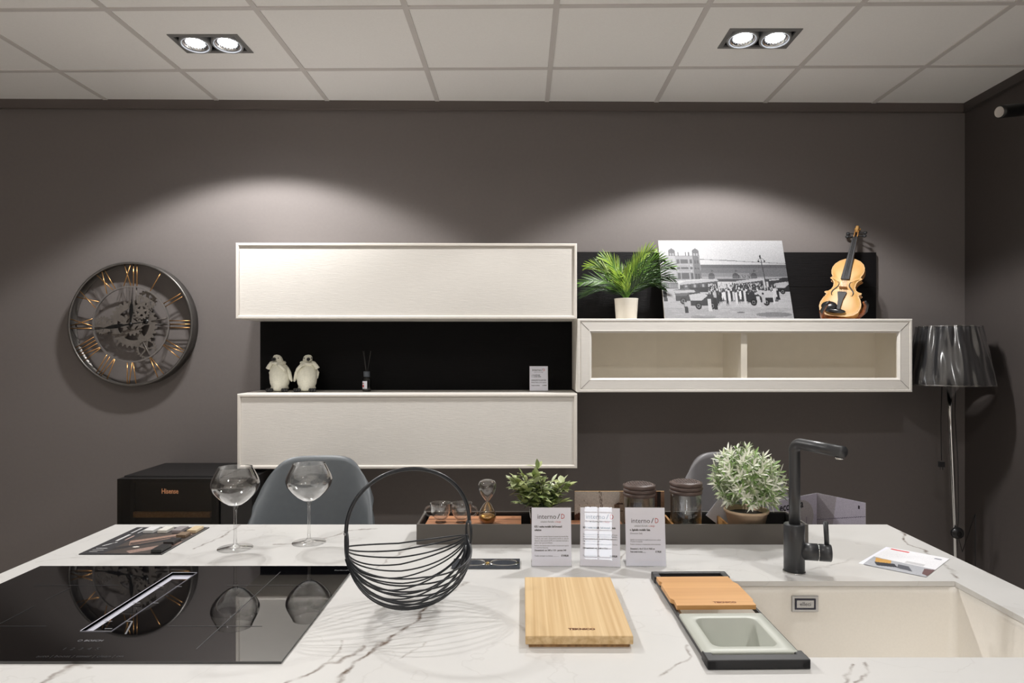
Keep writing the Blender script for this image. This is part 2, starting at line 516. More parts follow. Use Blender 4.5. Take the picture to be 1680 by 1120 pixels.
RX = 2.474           # right wall
LX = -4.6            # left wall, outside the frame
RY = -4.6            # rear wall, behind the camera
mb = MB(); mb.box(LX-.1, RX+.1, RY-.1, 4.0, -0.1, 0)
fl = struct(mb.build('floor', M_floor))
FIX = [(-1.548, -1.241, 2.965, 3.147), (0.887, 1.200, 2.912, 3.100)]
def inset(h, k): return (h[0]+k, h[1]-k, h[2]+k, h[3]-k)
mb = MB(); slab(mb, LX, RX+.05, RY, 3.95, CEIL, CEIL+0.02, [inset(h, .006) for h in FIX])
struct(mb.build('ceiling', M_tile))
mb = MB()
bw = 0.012
for k in range(-8, 4):
    x = 0.136+0.605*k
    if LX < x < RX: mb.box(x-bw, x+bw, RY, 3.9, CEIL-0.004, CEIL+0.001)
for k in range(-13, 1):
    yc = 3.324+0.6*k
    M = T(0, yc, 0) @ Matrix.Rotation(-0.013, 4, 'Z')
    mb.box(LX, RX+.05, -bw, bw, CEIL-0.0038, CEIL+0.001, M=M)
struct(mb.build('trim_1', M_bar))['label'] = 'pale metal grid bars between the ceiling tiles'
# walls
wl = MB(); wl.box(-5.0, 2.6, 0, 0.12, 0, CEIL+.02)
struct(wl.build('wall_back', M_wall, loc=(0, 3.7794, 0), rot=(0, 0, WA)))
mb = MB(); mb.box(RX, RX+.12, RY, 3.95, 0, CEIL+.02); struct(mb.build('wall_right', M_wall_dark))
mb = MB(); mb.box(LX-.12, LX, RY, 3.95, 0, CEIL+.02); struct(mb.build('wall_left', M_wall))
WX0, WX1, WZ0, WZ1 = -.74, -.32, 0.9, 1.78
M_rear = pm('rear_wall_paint', (228, 224, 218), 0.8)
mb = MB()
mb.box(LX, WX0, RY-.12, RY, 0, CEIL+.02); mb.box(WX1, RX+.12, RY-.12, RY, 0, CEIL+.02)
mb.box(WX0, WX1, RY-.12, RY, 0, WZ0); mb.box(WX0, WX1, RY-.12, RY, WZ1, CEIL+.02)
struct(mb.build('wall_rear', M_rear))
# daylight window with blinds behind the photographer, seen only as a reflection
M_day = emat('daylight', (0.86, 0.93, 1.0), 14.0)
mb = MB(); mb.box(WX0-.02, WX1+.02, RY-.20, RY-.19, WZ0-.02, WZ1+.02)
wn = struct(mb.build('window_1', M_day))
mb = MB()
for a, b_, c, d in ((WX0, WX0+.05, WZ0, WZ1), (WX1-.05, WX1, WZ0, WZ1), (WX0, WX1, WZ0, WZ0+.05), (WX0, WX1, WZ1-.05, WZ1), ((WX0+WX1)/2-.008, (WX0+WX1)/2+.008, WZ0, WZ1)):
    mb.box(a, b_, RY-.1, RY-.04, c, d)
mb.build('window_frame', M_lacp, wn)
mb = MB()
k = WZ0+.06
while k < WZ1-.05:
    mb.box(WX0+.03, WX1-.03, -.009, .009, -.001, .001, M=T(0, RY-.02, k) @ R('X', 35)); k += 0.10
mb.build('blind_slats', M_lacp, wn)
# cornices
mb = MB(); mb.box(-4.9, 2.5, -0.018, 0.0, CEIL-0.044, CEIL); mb.box(-4.9, 2.5, -0.024, 0, CEIL-0.050, CEIL-0.044)
struct(mb.build('trim_2', M_cornice, loc=(0, 3.7794, 0), rot=(0, 0, WA)))
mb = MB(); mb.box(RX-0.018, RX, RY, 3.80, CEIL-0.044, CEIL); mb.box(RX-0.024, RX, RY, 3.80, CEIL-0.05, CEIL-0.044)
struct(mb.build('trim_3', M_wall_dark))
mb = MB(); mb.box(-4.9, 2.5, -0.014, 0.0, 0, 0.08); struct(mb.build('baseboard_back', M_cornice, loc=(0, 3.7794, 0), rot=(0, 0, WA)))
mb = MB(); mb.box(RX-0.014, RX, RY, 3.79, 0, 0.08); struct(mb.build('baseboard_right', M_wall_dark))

# ------------------------------------------------------------------ recessed downlights
M_fr = pm('downlight_frame_grey', (128, 128, 128), 0.4, 0.3)
M_gimb = pm('gimbal_grey', (150, 152, 155), 0.4, 0.2)
M_house = pm('housing_black', (12, 12, 14), 0.6)
M_bulb = emat('lamp_glow', (0.93, 0.95, 1.0), BULB)
M_refl = pm('reflector', (225, 225, 225), 0.15, 1.0)
def downlight(h, aim, label, group):
    x0, x1, y0, y1 = h; cx, cy = (x0+x1)/2, (y0+y1)/2
    w2, d2 = (x1-x0)/2, (y1-y0)/2
    t = thing('recessed_downlight', label, 'ceiling light', (cx, cy, CEIL), 0, group)
    mb = MB()
    fw = .02
    for a, b_, c, d in ((-w2, w2, -d2, -d2+fw), (-w2, w2, d2-fw, d2), (-w2, -w2+fw, -d2+fw, d2-fw), (w2-fw, w2, -d2+fw, d2-fw)):
        mb.box(a, b_, c, d, -.004, 0.004)
    mb.build('frame', M_fr, t)
    mb = MB(); e = .008
    a, b_, c, d = -w2+e, w2-e, -d2+e, d2-e
    vs = [(a,c,.0),(b_,c,.0),(b_,d,.0),(a,d,.0),(a,c,.13),(b_,c,.13),(b_,d,.13),(a,d,.13)]
    mb.add(vs, [(0,1,5,4),(1,2,6,5),(2,3,7,6),(3,0,4,7),(4,5,6,7)])
    mb.build('housing', M_house, t)
    for s in (-1, 1):
        lx = s*0.072
        g = MB()
        dv = Vector(aim).normalized()
        q = dv.to_track_quat('-Z', 'Y').to_matrix().to_4x4()
        r = 0.068
        g.lathe([(r-.006, .03), (r, .03), (r, -.016), (r-.006, -.019), (r-.012, -.017), (r-.012, -.012), (r-.014, -.008), (r-.014, .02)], 36)
        o = g.build('lamp_ring', M_gimb, t, (lx, 0.002, 0.008)); o.rotation_euler = q.to_euler()
        g = MB(); g.lathe([(r-.0145, -.013), (r-.022, -.012), (r-.029, .0)], 36)
        g.build('reflector', M_refl, o)
        g = MB(); g.lathe([(0, -.006), (r-.028, -.004)], 36); g.lathe([(0, -.0061), (.0001, -.0062)], 6)
        g.build('lamp', M_bulb, o)
        g = MB()
        for k in range(20):
            an = 2*PI*k/20
            g.box(-.0012, .0012, r-.027, r-.016, -.011, -.003, M=Matrix.Rotation(an, 4, 'Z'))
        g.build('cooling_fins', M_house, o)
    return t
downlight(FIX[0], (.02, -.14, -1), 'grey twin recessed spotlight in ceiling above the wall clock', None)
downlight(FIX[1], (-.02, -.14, -1), 'grey twin recessed spotlight in ceiling above the leaning photograph and violin', None)
# ------------------------------------------------------------------ wall cabinets
def wthing(name, label, cat, u, D, z, rot=0.0, group=None):
    return thing(name, label, cat, W(u, D, z), WA+rot, group)
DF = 0.345   # depth of the cabinets
def bevel_frame(mb, x0, x1, z0, z1, prof, mi=0):
    """rectangular picture-frame moulding; prof: (inset, y) from the outer edge inward, y negative = toward the room"""
    rings = []
    for ins, y in prof:
        rings.append([(x0+ins, y, z0+ins), (x1-ins, y, z0+ins), (x1-ins, y, z1-ins), (x0+ins, y, z1-ins)])
    vs = [p for r in rings for p in r]
    fs = []
    for k in range(len(rings)-1):
        for i in range(4):
            j = (i+1) % 4
            fs.append((k*4+i, k*4+j, (k+1)*4+j, (k+1)*4+i))
    mb.add(vs, fs, mi)
    return mb
def flap_cabinet(px0, px1, py0, py1, label):
    u0, zt = onw(px0, py0, DF); u1, zb = onw(px1, py1, DF)
    w_, h_ = u1-u0, zt-zb
    t = wthing('wall_cabinet', label, 'wall cabinet', (u0+u1)/2, 0.001, zb, group=None)
    c = MB(); x0, x1 = -w_/2, w_/2
    c.box(x0, x1, -DF+.022, 0, 0, h_)
    c.build('body', M_lac, t, bevel=.0015)
    d = MB()
    y = -DF
    bevel_frame(d, x0, x1, 0, h_, [(0, y+.021), (0, y+.003), (.003, y), (.012, y), (.016, y+.003), (.0175, y+.010)])
    d.box(x0+.001, x1-.001, y+.020, y+.021, .001, h_-.001)
    d.build('door_frame', M_lacp, t)
    p = MB(); p.add([(x0+.0175, y+.008, .0175), (x1-.0175, y+.008, .0175), (x1-.0175, y+.008, h_-.0175), (x0+.0175, y+.008, h_-.0175)], [(0, 1, 2, 3)])
    p.build('door_panel', M_lac, t)
    return (u0, u1, zb, zt)
CU = flap_cabinet(386.5, 946.5, 398, 523, 'long closed white wall cabinet, the upper one, above the black panel with the penguins')
CL = flap_cabinet(389, 947, 646, 768, 'long closed white wall cabinet, the lower one, with two penguins standing on top')
# glazed cabinet
u0, zt = onw(947.5, 522.5, DF); u1, zb = onw(1497, 643, DF)
w_, h_ = u1-u0, zt-zb; x0, x1 = -w_/2, w_/2
GC = (u0, u1, zb, zt)
t = wthing('glass_cabinet', 'white wall cabinet with glass door and mitred frame, carrying photograph and violin', 'wall cabinet', (u0+u1)/2, 0.001, zb)
c = MB(); k = .018; yb = -DF+.022
c.box(x0, x1, yb, 0, 0, k); c.box(x0, x1, yb, 0, h_-k, h_); c.box(x0, x0+k, yb, 0, k, h_-k); c.box(x1-k, x1, yb, 0, k, h_-k)
c.box(x0+k, x1-k, -.02, 0, k, h_-k)
M_mel = pm('white_melamine', (242, 238, 230), .5)
c.build('body', M_mel, t)
c = MB(); c.box(-.016, .016, yb+.003, -.02, k, h_-k); c.build('divider', M_mel, t, loc=(onw(1220, 580, DF-.03)[0]-(u0+u1)/2, 0, 0))
d = MB(); y = -DF; fw = .072
bevel_frame(d, x0, x1, 0, h_, [(.001, y+.021), (0, y+.003), (.003, y), (.012, y), (.014, y+.004), (.017, y+.002), (fw-.014, y+.002), (fw-.010, y+.001), (fw, y+.012), (fw, y+.021), (.001, y+.021)])
d.build('door_frame', M_lac, t)
d = MB()   # mitre lines
for sx, sz in ((-1, -1), (1, -1), (-1, 1), (1, 1)):
    ax, az = (x0 if sx < 0 else x1), (0 if sz < 0 else h_)
    p = [(ax-sx*.017, y+.0015, az-sz*.017), (ax-sx*(fw-.012), y+.0015, az-sz*(fw-.012))]
    d = MB(); d.tube(p, .0008, 4); d.build('mitre_joint', M_dkside, t)
d = MB(); d.add([(x0+fw-.002, y+.014, fw-.002), (x1-fw+.002, y+.014, fw-.002), (x1-fw+.002, y+.014, h_-fw+.002), (x0+fw-.002, y+.014, h_-fw+.002)], [(0, 1, 2, 3)]); d.build('glass_pane', M_pane, t)
for xx in (x0+.24, x1-.22):
    d = MB(); d.lathe([(0, 0), (.022, 0), (.022, .02), (0, .02)], 20, M=T(xx, -.24, h_-k-.02)); d.build('hinge', M_lacp, t)
M_dkl = pm('black_lacquered_panel', (7, 6, 7), 0.6, Specular_IOR_Level=.15, noise=0.2, scale=8, bump=0.3, bscale=20, stretch=(1, 1, 25))
def wallpanel(name, label, px0, px1, py0, py1, mat, th=0.02, seam=None):
    a, zt = onw(px0, py0, th); b_, zb = onw(px1, py1, th)
    m = MB(); m.box(-(b_-a)/2, (b_-a)/2, -th, 0, 0, (zt-zb))
    o = m.build(name, mat, None, W((a+b_)/2, 0.0005, zb), (0, 0, WA), bevel=.0008)
    tag(o, label, 'wall panel'); 
    return o
# open black niche between the two flap cabinets
a, _ = onw(427, 580, .02); 
m = MB(); hh = CU[2]-CL[3]; bb, _ = onw(939, 580, .02)
m.box(-(bb-a)/2, (bb-a)/2, -.02, 0, 0, hh)
tag(m.build('wall_panel', M_dkl, None, W((a+bb)/2, .0005, CL[3]), (0, 0, WA)), 'black wall panel filling the gap between the two closed white cabinets, behind penguins', 'wall panel')
a, zz = onw(940, 413, .02); bb, _ = onw(1437.5, 413, .02)
m = MB(); hh = zz-GC[3]
half = (hh-.0015)/2
root = wthing('wall_panel', 'black wood-grain wall panel behind the palm, photograph and violin', 'wall panel', (a+bb)/2, .0005, GC[3])
for k_ in range(2):
    m = MB(); m.box(-(bb-a)/2, (bb-a)/2, -.02, 0, k_*(half+.0015), k_*(half+.0015)+half); m.build('board', M_dkwood, root, bevel=.0008)

# ------------------------------------------------------------------ island with worktop, hob and sink
CX0, CX1, CY0, CY1, CZ = -1.265, 1.133, 1.02, 2.118, 0.9
SX0, SX1, SY0, SY1 = 0.328, 1.013, 1.200, 1.597
VX0, VX1, VY0, VY1 = -0.842, -0.784, 1.300, 1.640   # extractor slot of the hob
t = thing('kitchen_island', 'white veined island worktop on dark grey base in the foreground', 'kitchen island', ((CX0+CX1)/2, (CY0+CY1)/2, 0))
ox, oy = -(CX0+CX1)/2, -(CY0+CY1)/2
mb = MB(); slab(mb, CX0, CX1, CY0, CY1, CZ-.012, CZ, [(SX0, SX1, SY0, SY1), (VX0-.03, VX1+.03, VY0-.03, VY1+.03)])
wt = mb.build('worktop', M_marble, t, loc=(ox, oy, 0))
M_isl = pm('island_lacquer', (86, 84, 82), 0.5)
mb = MB(); e = .03
mb.box(CX0+e, CX0+e+.02, CY0+e, CY1-.30, .1, CZ-.012); mb.box(CX1-e-.02, CX1-e, CY0+e, CY1-.30, .1, CZ-.012)
mb.box(CX0+e+.02, CX1-e-.02, CY1-.32, CY1-.30, .1, CZ-.012); mb.box(CX0+e+.02, CX1-e-.02, CY0+e+.02, CY1-.32, .1, .12)
mb.build('carcass', M_isl, t, loc=(ox, oy, 0))
mb = MB(); mb.box(CX0+e+.05, CX1-e-.05, CY0+.08, CY1-.36, 0, .1); mb.build('plinth', M_black, t, loc=(ox, oy, 0))
nd = 4; dw = (CX1-CX0-2*e)/nd
for i in range(nd):
    mb = MB(); mb.box(CX0+e+dw*i+.002, CX0+e+dw*(i+1)-.002, CY0+e-.02, CY0+e-.001, .105, CZ-.045)
    mb.build('door', M_isl, t, loc=(ox, oy, 0), bevel=.0015)

# sink bowl
def rrect(x0, x1, y0, y1, r, n=6):
    pts = []
    for cx, cy, a0 in ((x1-r, y0+r, -90), (x1-r, y1-r, 0), (x0+r, y1-r, 90), (x0+r, y0+r, 180)):
        for k in range(n+1):
            an = math.radians(a0+90*k/n); pts.append((cx+r*math.cos(an), cy+r*math.sin(an)))
    return pts
def loft(mb, rings, mi=0, smooth=True, cap=False, flip=False, M=None):
    n = len(rings[0]); vs = [p for r in rings for p in r]; fs = []
    for k in range(len(rings)-1):
        for i in range(n):
            j = (i+1) % n
            f = (k*n+i, k*n+j, (k+1)*n+j, (k+1)*n+i)
            fs.append(tuple(reversed(f)) if flip else f)
    if cap: fs.append(tuple((len(rings)-1)*n+i for i in range(n)))
    mb.add(vs, fs, mi, smooth, M)
t = thing('undermount_sink', 'large cream composite sink bowl set under the right end of the worktop', 'sink', ((SX0+SX1)/2, (SY0+SY1)/2, CZ-.23))
mb = MB(); a, b_, c, d = (SX0-SX1)/2, (SX1-SX0)/2, (SY0-SY1)/2, (SY1-SY0)/2
def rg(off, z, r): return [(x, y, z) for x, y in rrect(a-off, b_+off, c-off, d+off, r)]
loft(mb, [rg(.03, .2175, .02), rg(.006, .2175, .02), rg(.002, .215, .018), rg(0, .20, .016), rg(-.004, .04, .02), rg(-.010, .016, .03), rg(-.03, .006, .04), rg(-.20, .001, .04)], cap=True)
mb.build('bowl', M_sink, t, solid=0)
mb = MB(); mb.lathe([(0, .004), (.03, .004), (.045, .006), (.045, .001), (0, .001)], 32, M=T(0, .03, .001)); mb.build('drain', M_steel, t)
p = aty(1320, 989.5, SY1)
mb = MB(); mb.box(-.031, .031, -.004, 0, -.0185, .0185)
ov = mb.build('overflow_plate', M_steel, t, loc=(p.x-(SX0+SX1)/2, d-.0, p.z-(CZ-.23)), bevel=.001)
mb = MB(); bevel_frame(mb, -.024, .024, -.0125, .0125, [(0, -.0045), (.0, -.006), (.0035, -.006), (.0035, -.0045)])
mb.build('overflow_frame', pm('dark_chrome', (60, 60, 70), 0.2, 1.0), ov)
mb = MB(); mb.box(-.020, .020, -.005, -.004, -.009, .009); mb.build('overflow_cover', M_steel, ov)
mb = MB(); text_geo(mb, 'elleci', .013, T(0, -.0053, -.004) @ R('X', 90), align='CENTER'); mb.build('lettering', M_ink, ov)

# hob
HX0, HX1, HY0, HY1 = -1.2, -.416, 1.175, 1.696
M_hob = pm('black_ceramic_glass', (7, 7, 9), 0.02, noise=0.0, IOR=1.88)
M_hmark = pm('hob_marking', (120, 120, 124), 0.3)
M_hmark2 = pm('faint_hob_marking', (48, 48, 52), 0.3)
t = thing('induction_hob', 'black glass induction hob with central extractor slot on the left of the worktop', 'hob', ((HX0+HX1)/2, (HY0+HY1)/2, CZ))
ox, oy = -(HX0+HX1)/2, -(HY0+HY1)/2
mb = MB(); slab(mb, HX0, HX1, HY0, HY1, .0002, .0045, [(VX0, VX1, VY0, VY1)])
mb.build('glass_plate', M_hob, t, loc=(ox, oy, 0), bevel=.0012)
mb = MB()
z0 = -.028
vs = [(VX0, VY0, .006), (VX1, VY0, .006), (VX1, VY1, .006), (VX0, VY1, .006), (VX0, VY0, z0), (VX1, VY0, z0), (VX1, VY1, z0), (VX0, VY1, z0)]
mb.add(vs, [(0, 1, 5, 4), (1, 2, 6, 5), (2, 3, 7, 6), (3, 0, 4, 7), (4, 5, 6, 7)])
for a, b_, c, d in ((VX0-.002, VX0, VY0, VY1+.002), (VX0, VX1, VY1, VY1+.002)):
    mb.box(a, b_, c, d, .0045, .006)
mb.box(VX0+.0002, VX0+.0135, VY0+.0002, VY1-.0002, -.027, -.001); mb.box(VX0+.0137, VX1-.0002, VY1-.029, VY1-.0002, -.027, -.001)
mb.build('extractor_slot', pm('anodised_slot', (196, 196, 208), 0.4, 0.3), t, loc=(ox, oy, 0))
mb = MB()
mb.box(VX0+.014, VX1-.001, VY0+.012, VY1-.03, -.0275, .001)
mb.build('extractor_grille', M_hob, t, loc=(ox, oy, 0), bevel=.002)
def hline(mb, pts, wd=.0012):
    for p, q in zip(pts, pts[1:]):
        a = onz(*p, CZ+.0045); b2 = onz(*q, CZ+.0045); dv = (b2-a); L_ = dv.length
        an = math.atan2(dv.y, dv.x)
        mb.box(0, L_, -wd/2, wd/2, .0047, .0049, M=T(a.x+ox, a.y+oy, 0) @ Matrix.Rotation(an, 4, 'Z'))
mb = MB()
for pts in ([(56, 960), (196, 960)], [(75, 984), (116, 964)], [(0, 1023), (56, 994)], [(0, 1027), (76, 1027)], [(322, 1065), (460, 938)], [(372, 960), (500, 960)], [(275, 1027), (430, 1027)]):
    hline(mb, pts, .0016)
mb.build('zone_marking', M_hmark2, t)
mb = MB()
for pts in ([(258, 962), (268, 962)], [(288, 962), (298, 962)], [(218, 989), (230, 989)], [(249, 989), (260, 989)], [(172, 1019), (184, 1019)], [(205, 1019), (217, 1019), (206, 1040)], [(172, 1031), (184, 1031)]):
    hline(mb, pts, .003)
p = onz(126, 1052, CZ+.0045)
text_geo(mb, 'BOSCH', .0105, T(p.x+ox+.012, p.y+oy, .0048), bold=.0002)
mb.ringprism([(p.x+ox+.004+.004*math.cos(a), p.y+oy+.0035+.004*math.sin(a)) for a in [2*PI*k/20 for k in range(20)]], [(p.x+ox+.004+.003*math.cos(a), p.y+oy+.0035+.003*math.sin(a)) for a in [2*PI*k/20 for k in range(20)]], .0047, .0049)
p = onz(548, 936, CZ+.0045); text_geo(mb, 'PerfectFry', .010, T(p.x+ox, p.y+oy, .0048))
mb.build('lettering', M_hmark, t)
mb = MB()
p = onz(100, 1066, CZ+.0045); text_geo(mb, '1  2  3  4  5', .014, T(p.x+ox, p.y+oy, .0048))
p = onz(58, 1078, CZ+.0045); text_geo(mb, 'auto | boost | timer | clean | on', .012, T(p.x+ox, p.y+oy, .0048))
mb.build('control_marking', M_hmark2, t)

# tap
p = onz(1303, 938, CZ); TY = p.y
t = thing('kitchen_tap', 'matt black single-lever kitchen tap standing behind the sink', 'tap', (p.x, TY, CZ))
mb = MB(); mb.lathe([(0, 0), (.0265, 0), (.0265, .003), (.0255, .004), (0, .004)], 40); mb.build('base_ring', M_chrome, t)
mb = MB(); mb.lathe([(0, .004), (.0245, .004), (.0245, .116), (.0235, .118), (.014, .118), (0, .118)], 40); mb.build('body', M_tap, t)
mb = MB()
ang = math.atan2(-.15, .049)
dx, dy = math.cos(ang), math.sin(ang)
r0 = .022; top = .315
pts = [(0.001, 0, .117), (0.001, 0, .2), (0.001, 0, top-r0)]
for k_ in range(1, 9):
    a = PI/2*k_/8; rr = r0*(1-math.cos(a)); pts.append((rr*dx, rr*dy, top-r0+r0*math.sin(a)))
pts += [(dx*.06, dy*.06, top), (dx*.158, dy*.158, top)]
mb.tube(pts, .0133, 24)
mb.build('spout', M_tap, t)
mb = MB(); mb.lathe([(0, -.004), (.009, -.004), (.0095, .0), (0, 0)], 20, M=T(dx*.146, dy*.146, top-.0133)); mb.build('aerator', M_chrome, t)
# side lever
q = Vector((math.cos(-.25), math.sin(-.25), 0)); Mh = T(0, 0, .052) @ Matrix.Rotation(-.25, 4, 'Z') @ R('Y', 90)
mb = MB(); mb.lathe([(0, .015), (.0205, .015), (.0205, .053), (0, .053)], 32, M=Mh); mb.build('valve', M_tap, t)
mb = MB(); mb.lathe([(0, .053), (.0185, .053), (.0185, .0565), (0, .0565)], 32, M=Mh); mb.build('chrome_gap', M_chrome, t)
mb = MB(); mb.lathe([(0, .0565), (.0205, .0565), (.0205, .082), (.019, .0835), (0, .0835)], 32, M=Mh)
mb.tube([(.074*q.x, .074*q.y, .068), (.071*q.x, .071*q.y, .127)], .0058, 12)
mb.build('lever', M_tap, t)

# ------------------------------------------------------------------ sink accessory with board and tray
t = thing('sink_rack', 'black sliding rack bridging the sink, holding a wooden board and grey tray', 'sink rack', (.397, 1.385, CZ), math.radians(1.0))
x0, x1 = -.086, .086; ya, yb2 = -.232, .232
mb = MB()
for x in (x0, x1-.006): mb.box(x, x+.006, ya+.01, yb2-.01, .003, .0115)
mb.build('rail', M_black, t, bevel=.001)
def cap(name, s):
    mb = MB(); y = yb2 if s > 0 else ya
    i = y-s*.038; f = y
    lo, hi = min(i, f), max(i, f)
    mb.box(x0-.002, x1+.002, (y-s*.012 if s > 0 else y), (y if s > 0 else y+.022), 0, .017)
    mb.box(x0-.002, x0+.014, lo, hi, .001, .0165); mb.box(x1-.014, x1+.002, lo, hi, .001, .0165)
    if s > 0: mb.box(x0+.014, x1-.014, lo, lo+.008, .001, .015)
    return mb.build(name, M_black, t, bevel=.002)
cap('end_cap', 1); cap('end_cap', -1)
# wooden board resting on the rack
bd = thing('chopping_board', 'small warm brown bamboo board with notched sides lying on the sink rack', 'chopping board', (.394, 1.476, CZ+.0128), math.radians(1.0))
hw, hd = .0855, .088
pl = [(-hw+.004, -hd), (hw-.004, -hd), (hw-.004, -hd+.02), (hw, -hd+.03), (hw, hd-.05), (hw-.006, hd-.035), (hw-.006, hd), (-hw, hd), (-hw, hd-.03), (-hw+.004, hd-.035), (-hw+.004, hd-.045), (-hw, hd-.05), (-hw, -hd+.04), (-hw+.006, -hd+.03)]
mb = MB(); mb.prism(pl, 0, .009); mb.build('board', M_oak, bd, bevel=.0012)
mb = MB(); text_geo(mb, 'TEKNICO', .011, T(-.002, -hd+.012, .0093), align='LEFT', bold=.0005); mb.build('branded_mark', M_brown, bd)
# grey tray hanging in the rack
M_sage = pm('sage_grey_plastic', (184, 187, 178), 0.45)
tr = thing('strainer_tray', 'pale grey plastic tray with rounded deep well hanging in the sink rack', 'tray', (.396, 1.277, CZ+.0118), math.radians(1.0))
mb = MB(); a, b_, c, d = -.083, .083, -.094, .082
def rr2(off, z, r): return [(x, y, z) for x, y in rrect(a+off, b_-off, c+off, d-off, r)]
loft(mb, [rr2(.004, -.002, .004), rr2(0, -.001, .004), rr2(0, .0035, .004), rr2(.001, .005, .004), rr2(.0225, .005, .018), rr2(.0245, .0035, .018), rr2(.027, -.095, .018), rr2(.036, -.103, .018)], cap=True)
mb.build('tray', M_sage, tr)

# bamboo chopping board in the middle
p = Vector((.1035, 1.398, CZ))
bd = thing('chopping_board', 'pale striped bamboo chopping board lying flat in the middle of the worktop', 'chopping board', p)
mb = MB(); mb.box(-.091, .091, -.155, .155, 0, .0065); mb.build('foot', M_bambend, bd)
mb = MB(); mb.box(-.098, .098, -.161, .161, .0065, .0225); mb.build('board', M_bamboo, bd, bevel=.0015)
mb = MB(); text_geo(mb, 'TEKNICO', .0115, T(-.018, -.135, .02275), bold=.0006); mb.build('branded_mark', M_brown, bd)
# ------------------------------------------------------------------ things on the worktop
# wire basket
p = onz(671, 997, CZ)
ca = Vector((-.2365, 1.43, CZ))
M_b = math.atan2(.09, .235)
t = thing('wire_basket', 'round black wire fruit basket with tall hoop handle standing on the worktop', 'basket', ca, M_b)
RR = .128; zc = .134
A = RR
rs = random.Random(3)
nw = 23
for i in range(nw):
    f = i/(nw-1)
    th = math.radians(14+(180-28)*f)       # 0 = toward the back, 90 = down, 180 = toward the front
    tw = (rs.random()-.5)*.03+(.055 if i % 2 else -.055)*math.sin(PI*f)
    pts = []
    for k in range(33):
        s = k/32; al = PI*s
        tt = th+tw*math.sin(2*al)*.9
        ex = -A*math.cos(al); rr = RR*math.sin(al)**.95
        ez = zc+.006*math.cos(th)*abs(math.cos(al))-rr*math.sin(tt)
        ey = rr*math.cos(tt)+.004*math.cos(th)*abs(math.cos(al))
        ez = max(ez, .0016+.002*(i % 3))
        pts.append((ex, ey, ez))
    m = MB(); m.tube(pts, .0018, 6); m.build('wire', M_wire, t)
for s in (-1, 1):
    m = MB()
    pts = [(s*(A+.001), .019*math.cos(2*PI*k/28), zc+.012+.026*math.sin(2*PI*k/28)) for k in range(28)]
    m.tube(pts, .0028, 10, closed=True)
    m.tube([(s*(A-.001), 0, zc-.016), (s*(A-.006), 0, zc-.032), (s*(A-.016), 0, zc-.055)], [.006, .006, .0035], 8)
    m.build('ear_ring', M_wire, t)
    m = MB(); m.sphere((s*(A+.003), 0, zc+.0345), .0042, 12); m.build('rivet', M_steel, t)
pts = []
for k in range(49):
    a = PI*k/48; pts.append((-(A+.002)*math.cos(a), 0, zc+.034+.124*math.sin(a)**.93))
m = MB(); m.tube(pts, .0041, 12); m.build('handle', M_wire, t)

# wine glasses
def wine_glass(px, py, label):
    q = onz(px, py, CZ)
    t = thing('wine_glass', label, 'wine glass', q, 0, 'tall balloon wine glasses')
    m = MB()
    m.lathe([(.0465, .0005), (.046, .0018), (.02, .004), (.008, .008), (.0048, .016), (.0040, .04), (.0038, .085), (.0046, .104), (.0075, .114), (0, .118)], 40)
    m.build('stem_and_foot', M_glass, t)
    m = MB()
    prof = [(0, .1165), (.008, .1165), (.020, .1205), (.035, .131), (.050, .146), (.0585, .158), (.0628, .170), (.0632, .179), (.060, .190), (.053, .204), (.0465, .2165), (.0440, .2215)]
    m.lathe(prof, 56)
    inner = [(max(r-.0011, 0), z+.0008) for r, z in prof]
    m.lathe(inner[1:], 56)
    m.lathe([(.0440+.0006*math.cos(a), .2218+.0006*math.sin(a)) for a in [2*PI*k/6 for k in range(6)]], 56, closed=True)
    m.build('bowl', M_glass, t)
wine_glass(386, 899, 'empty balloon wine glass on the worktop, left one of the pair')
wine_glass(507, 889.5, 'empty balloon wine glass on the worktop, right one nearer the basket')

# printed price stands
def price_stand(pos, yaw, lean, label, lines, W_=.1015, H_=.147, group='clear price stands in a row'):
    t = thing('price_stand', label, 'sign stand', pos, yaw, group)
    L_ = R('X', -lean)
    m = MB(); th = .003
    m.box(-W_/2, W_/2, 0, th, 0.001, H_, M=L_)                                   # rear sheet, leaning back
    m.box(-W_/2, W_/2, 0.0, .055, 0, .003)                                    # foot going back
    m.build('acrylic_holder', M_acry, t, bevel=.0006)
    m = MB(); m.box(-W_/2+.0012, W_/2-.0012, -.0010, -.0004, .003, H_-.002, M=L_); m.build('paper', M_paper, t)
    m = MB(); m.add([(-W_/2, -.0035, .001), (W_/2, -.0035, .001), (W_/2, -.0035, H_), (-W_/2, -.0035, H_)], [(0, 1, 2, 3)], M=L_); m.build('front_sheet', M_acry, t)
    m = MB()
    for (s, x, z, size, mi, al, bold, wd) in lines:
        text_geo(m, s, size, L_ @ T(x*W_, -.0012, z*H_) @ R('X', 90), mi, align=al, bold=bold, width=wd*W_ if wd else None)
    m.build('lettering', [M_ink, M_red], t)
    return t
def logo(zz=.80):
    return [('interno', -.35, zz, .0165, 0, 'LEFT', 0, .46), ('/', .145, zz, .0175, 0, 'LEFT', 0, .07), ('D', .235, zz, .0175, 1, 'LEFT', 0, .085),
            ("soluzioni d'arredo", -.27, zz-.062, .0062, 0, 'LEFT', 0, .33), ('e design', .085, zz-.062, .0062, 1, 'LEFT', 0, .15)]
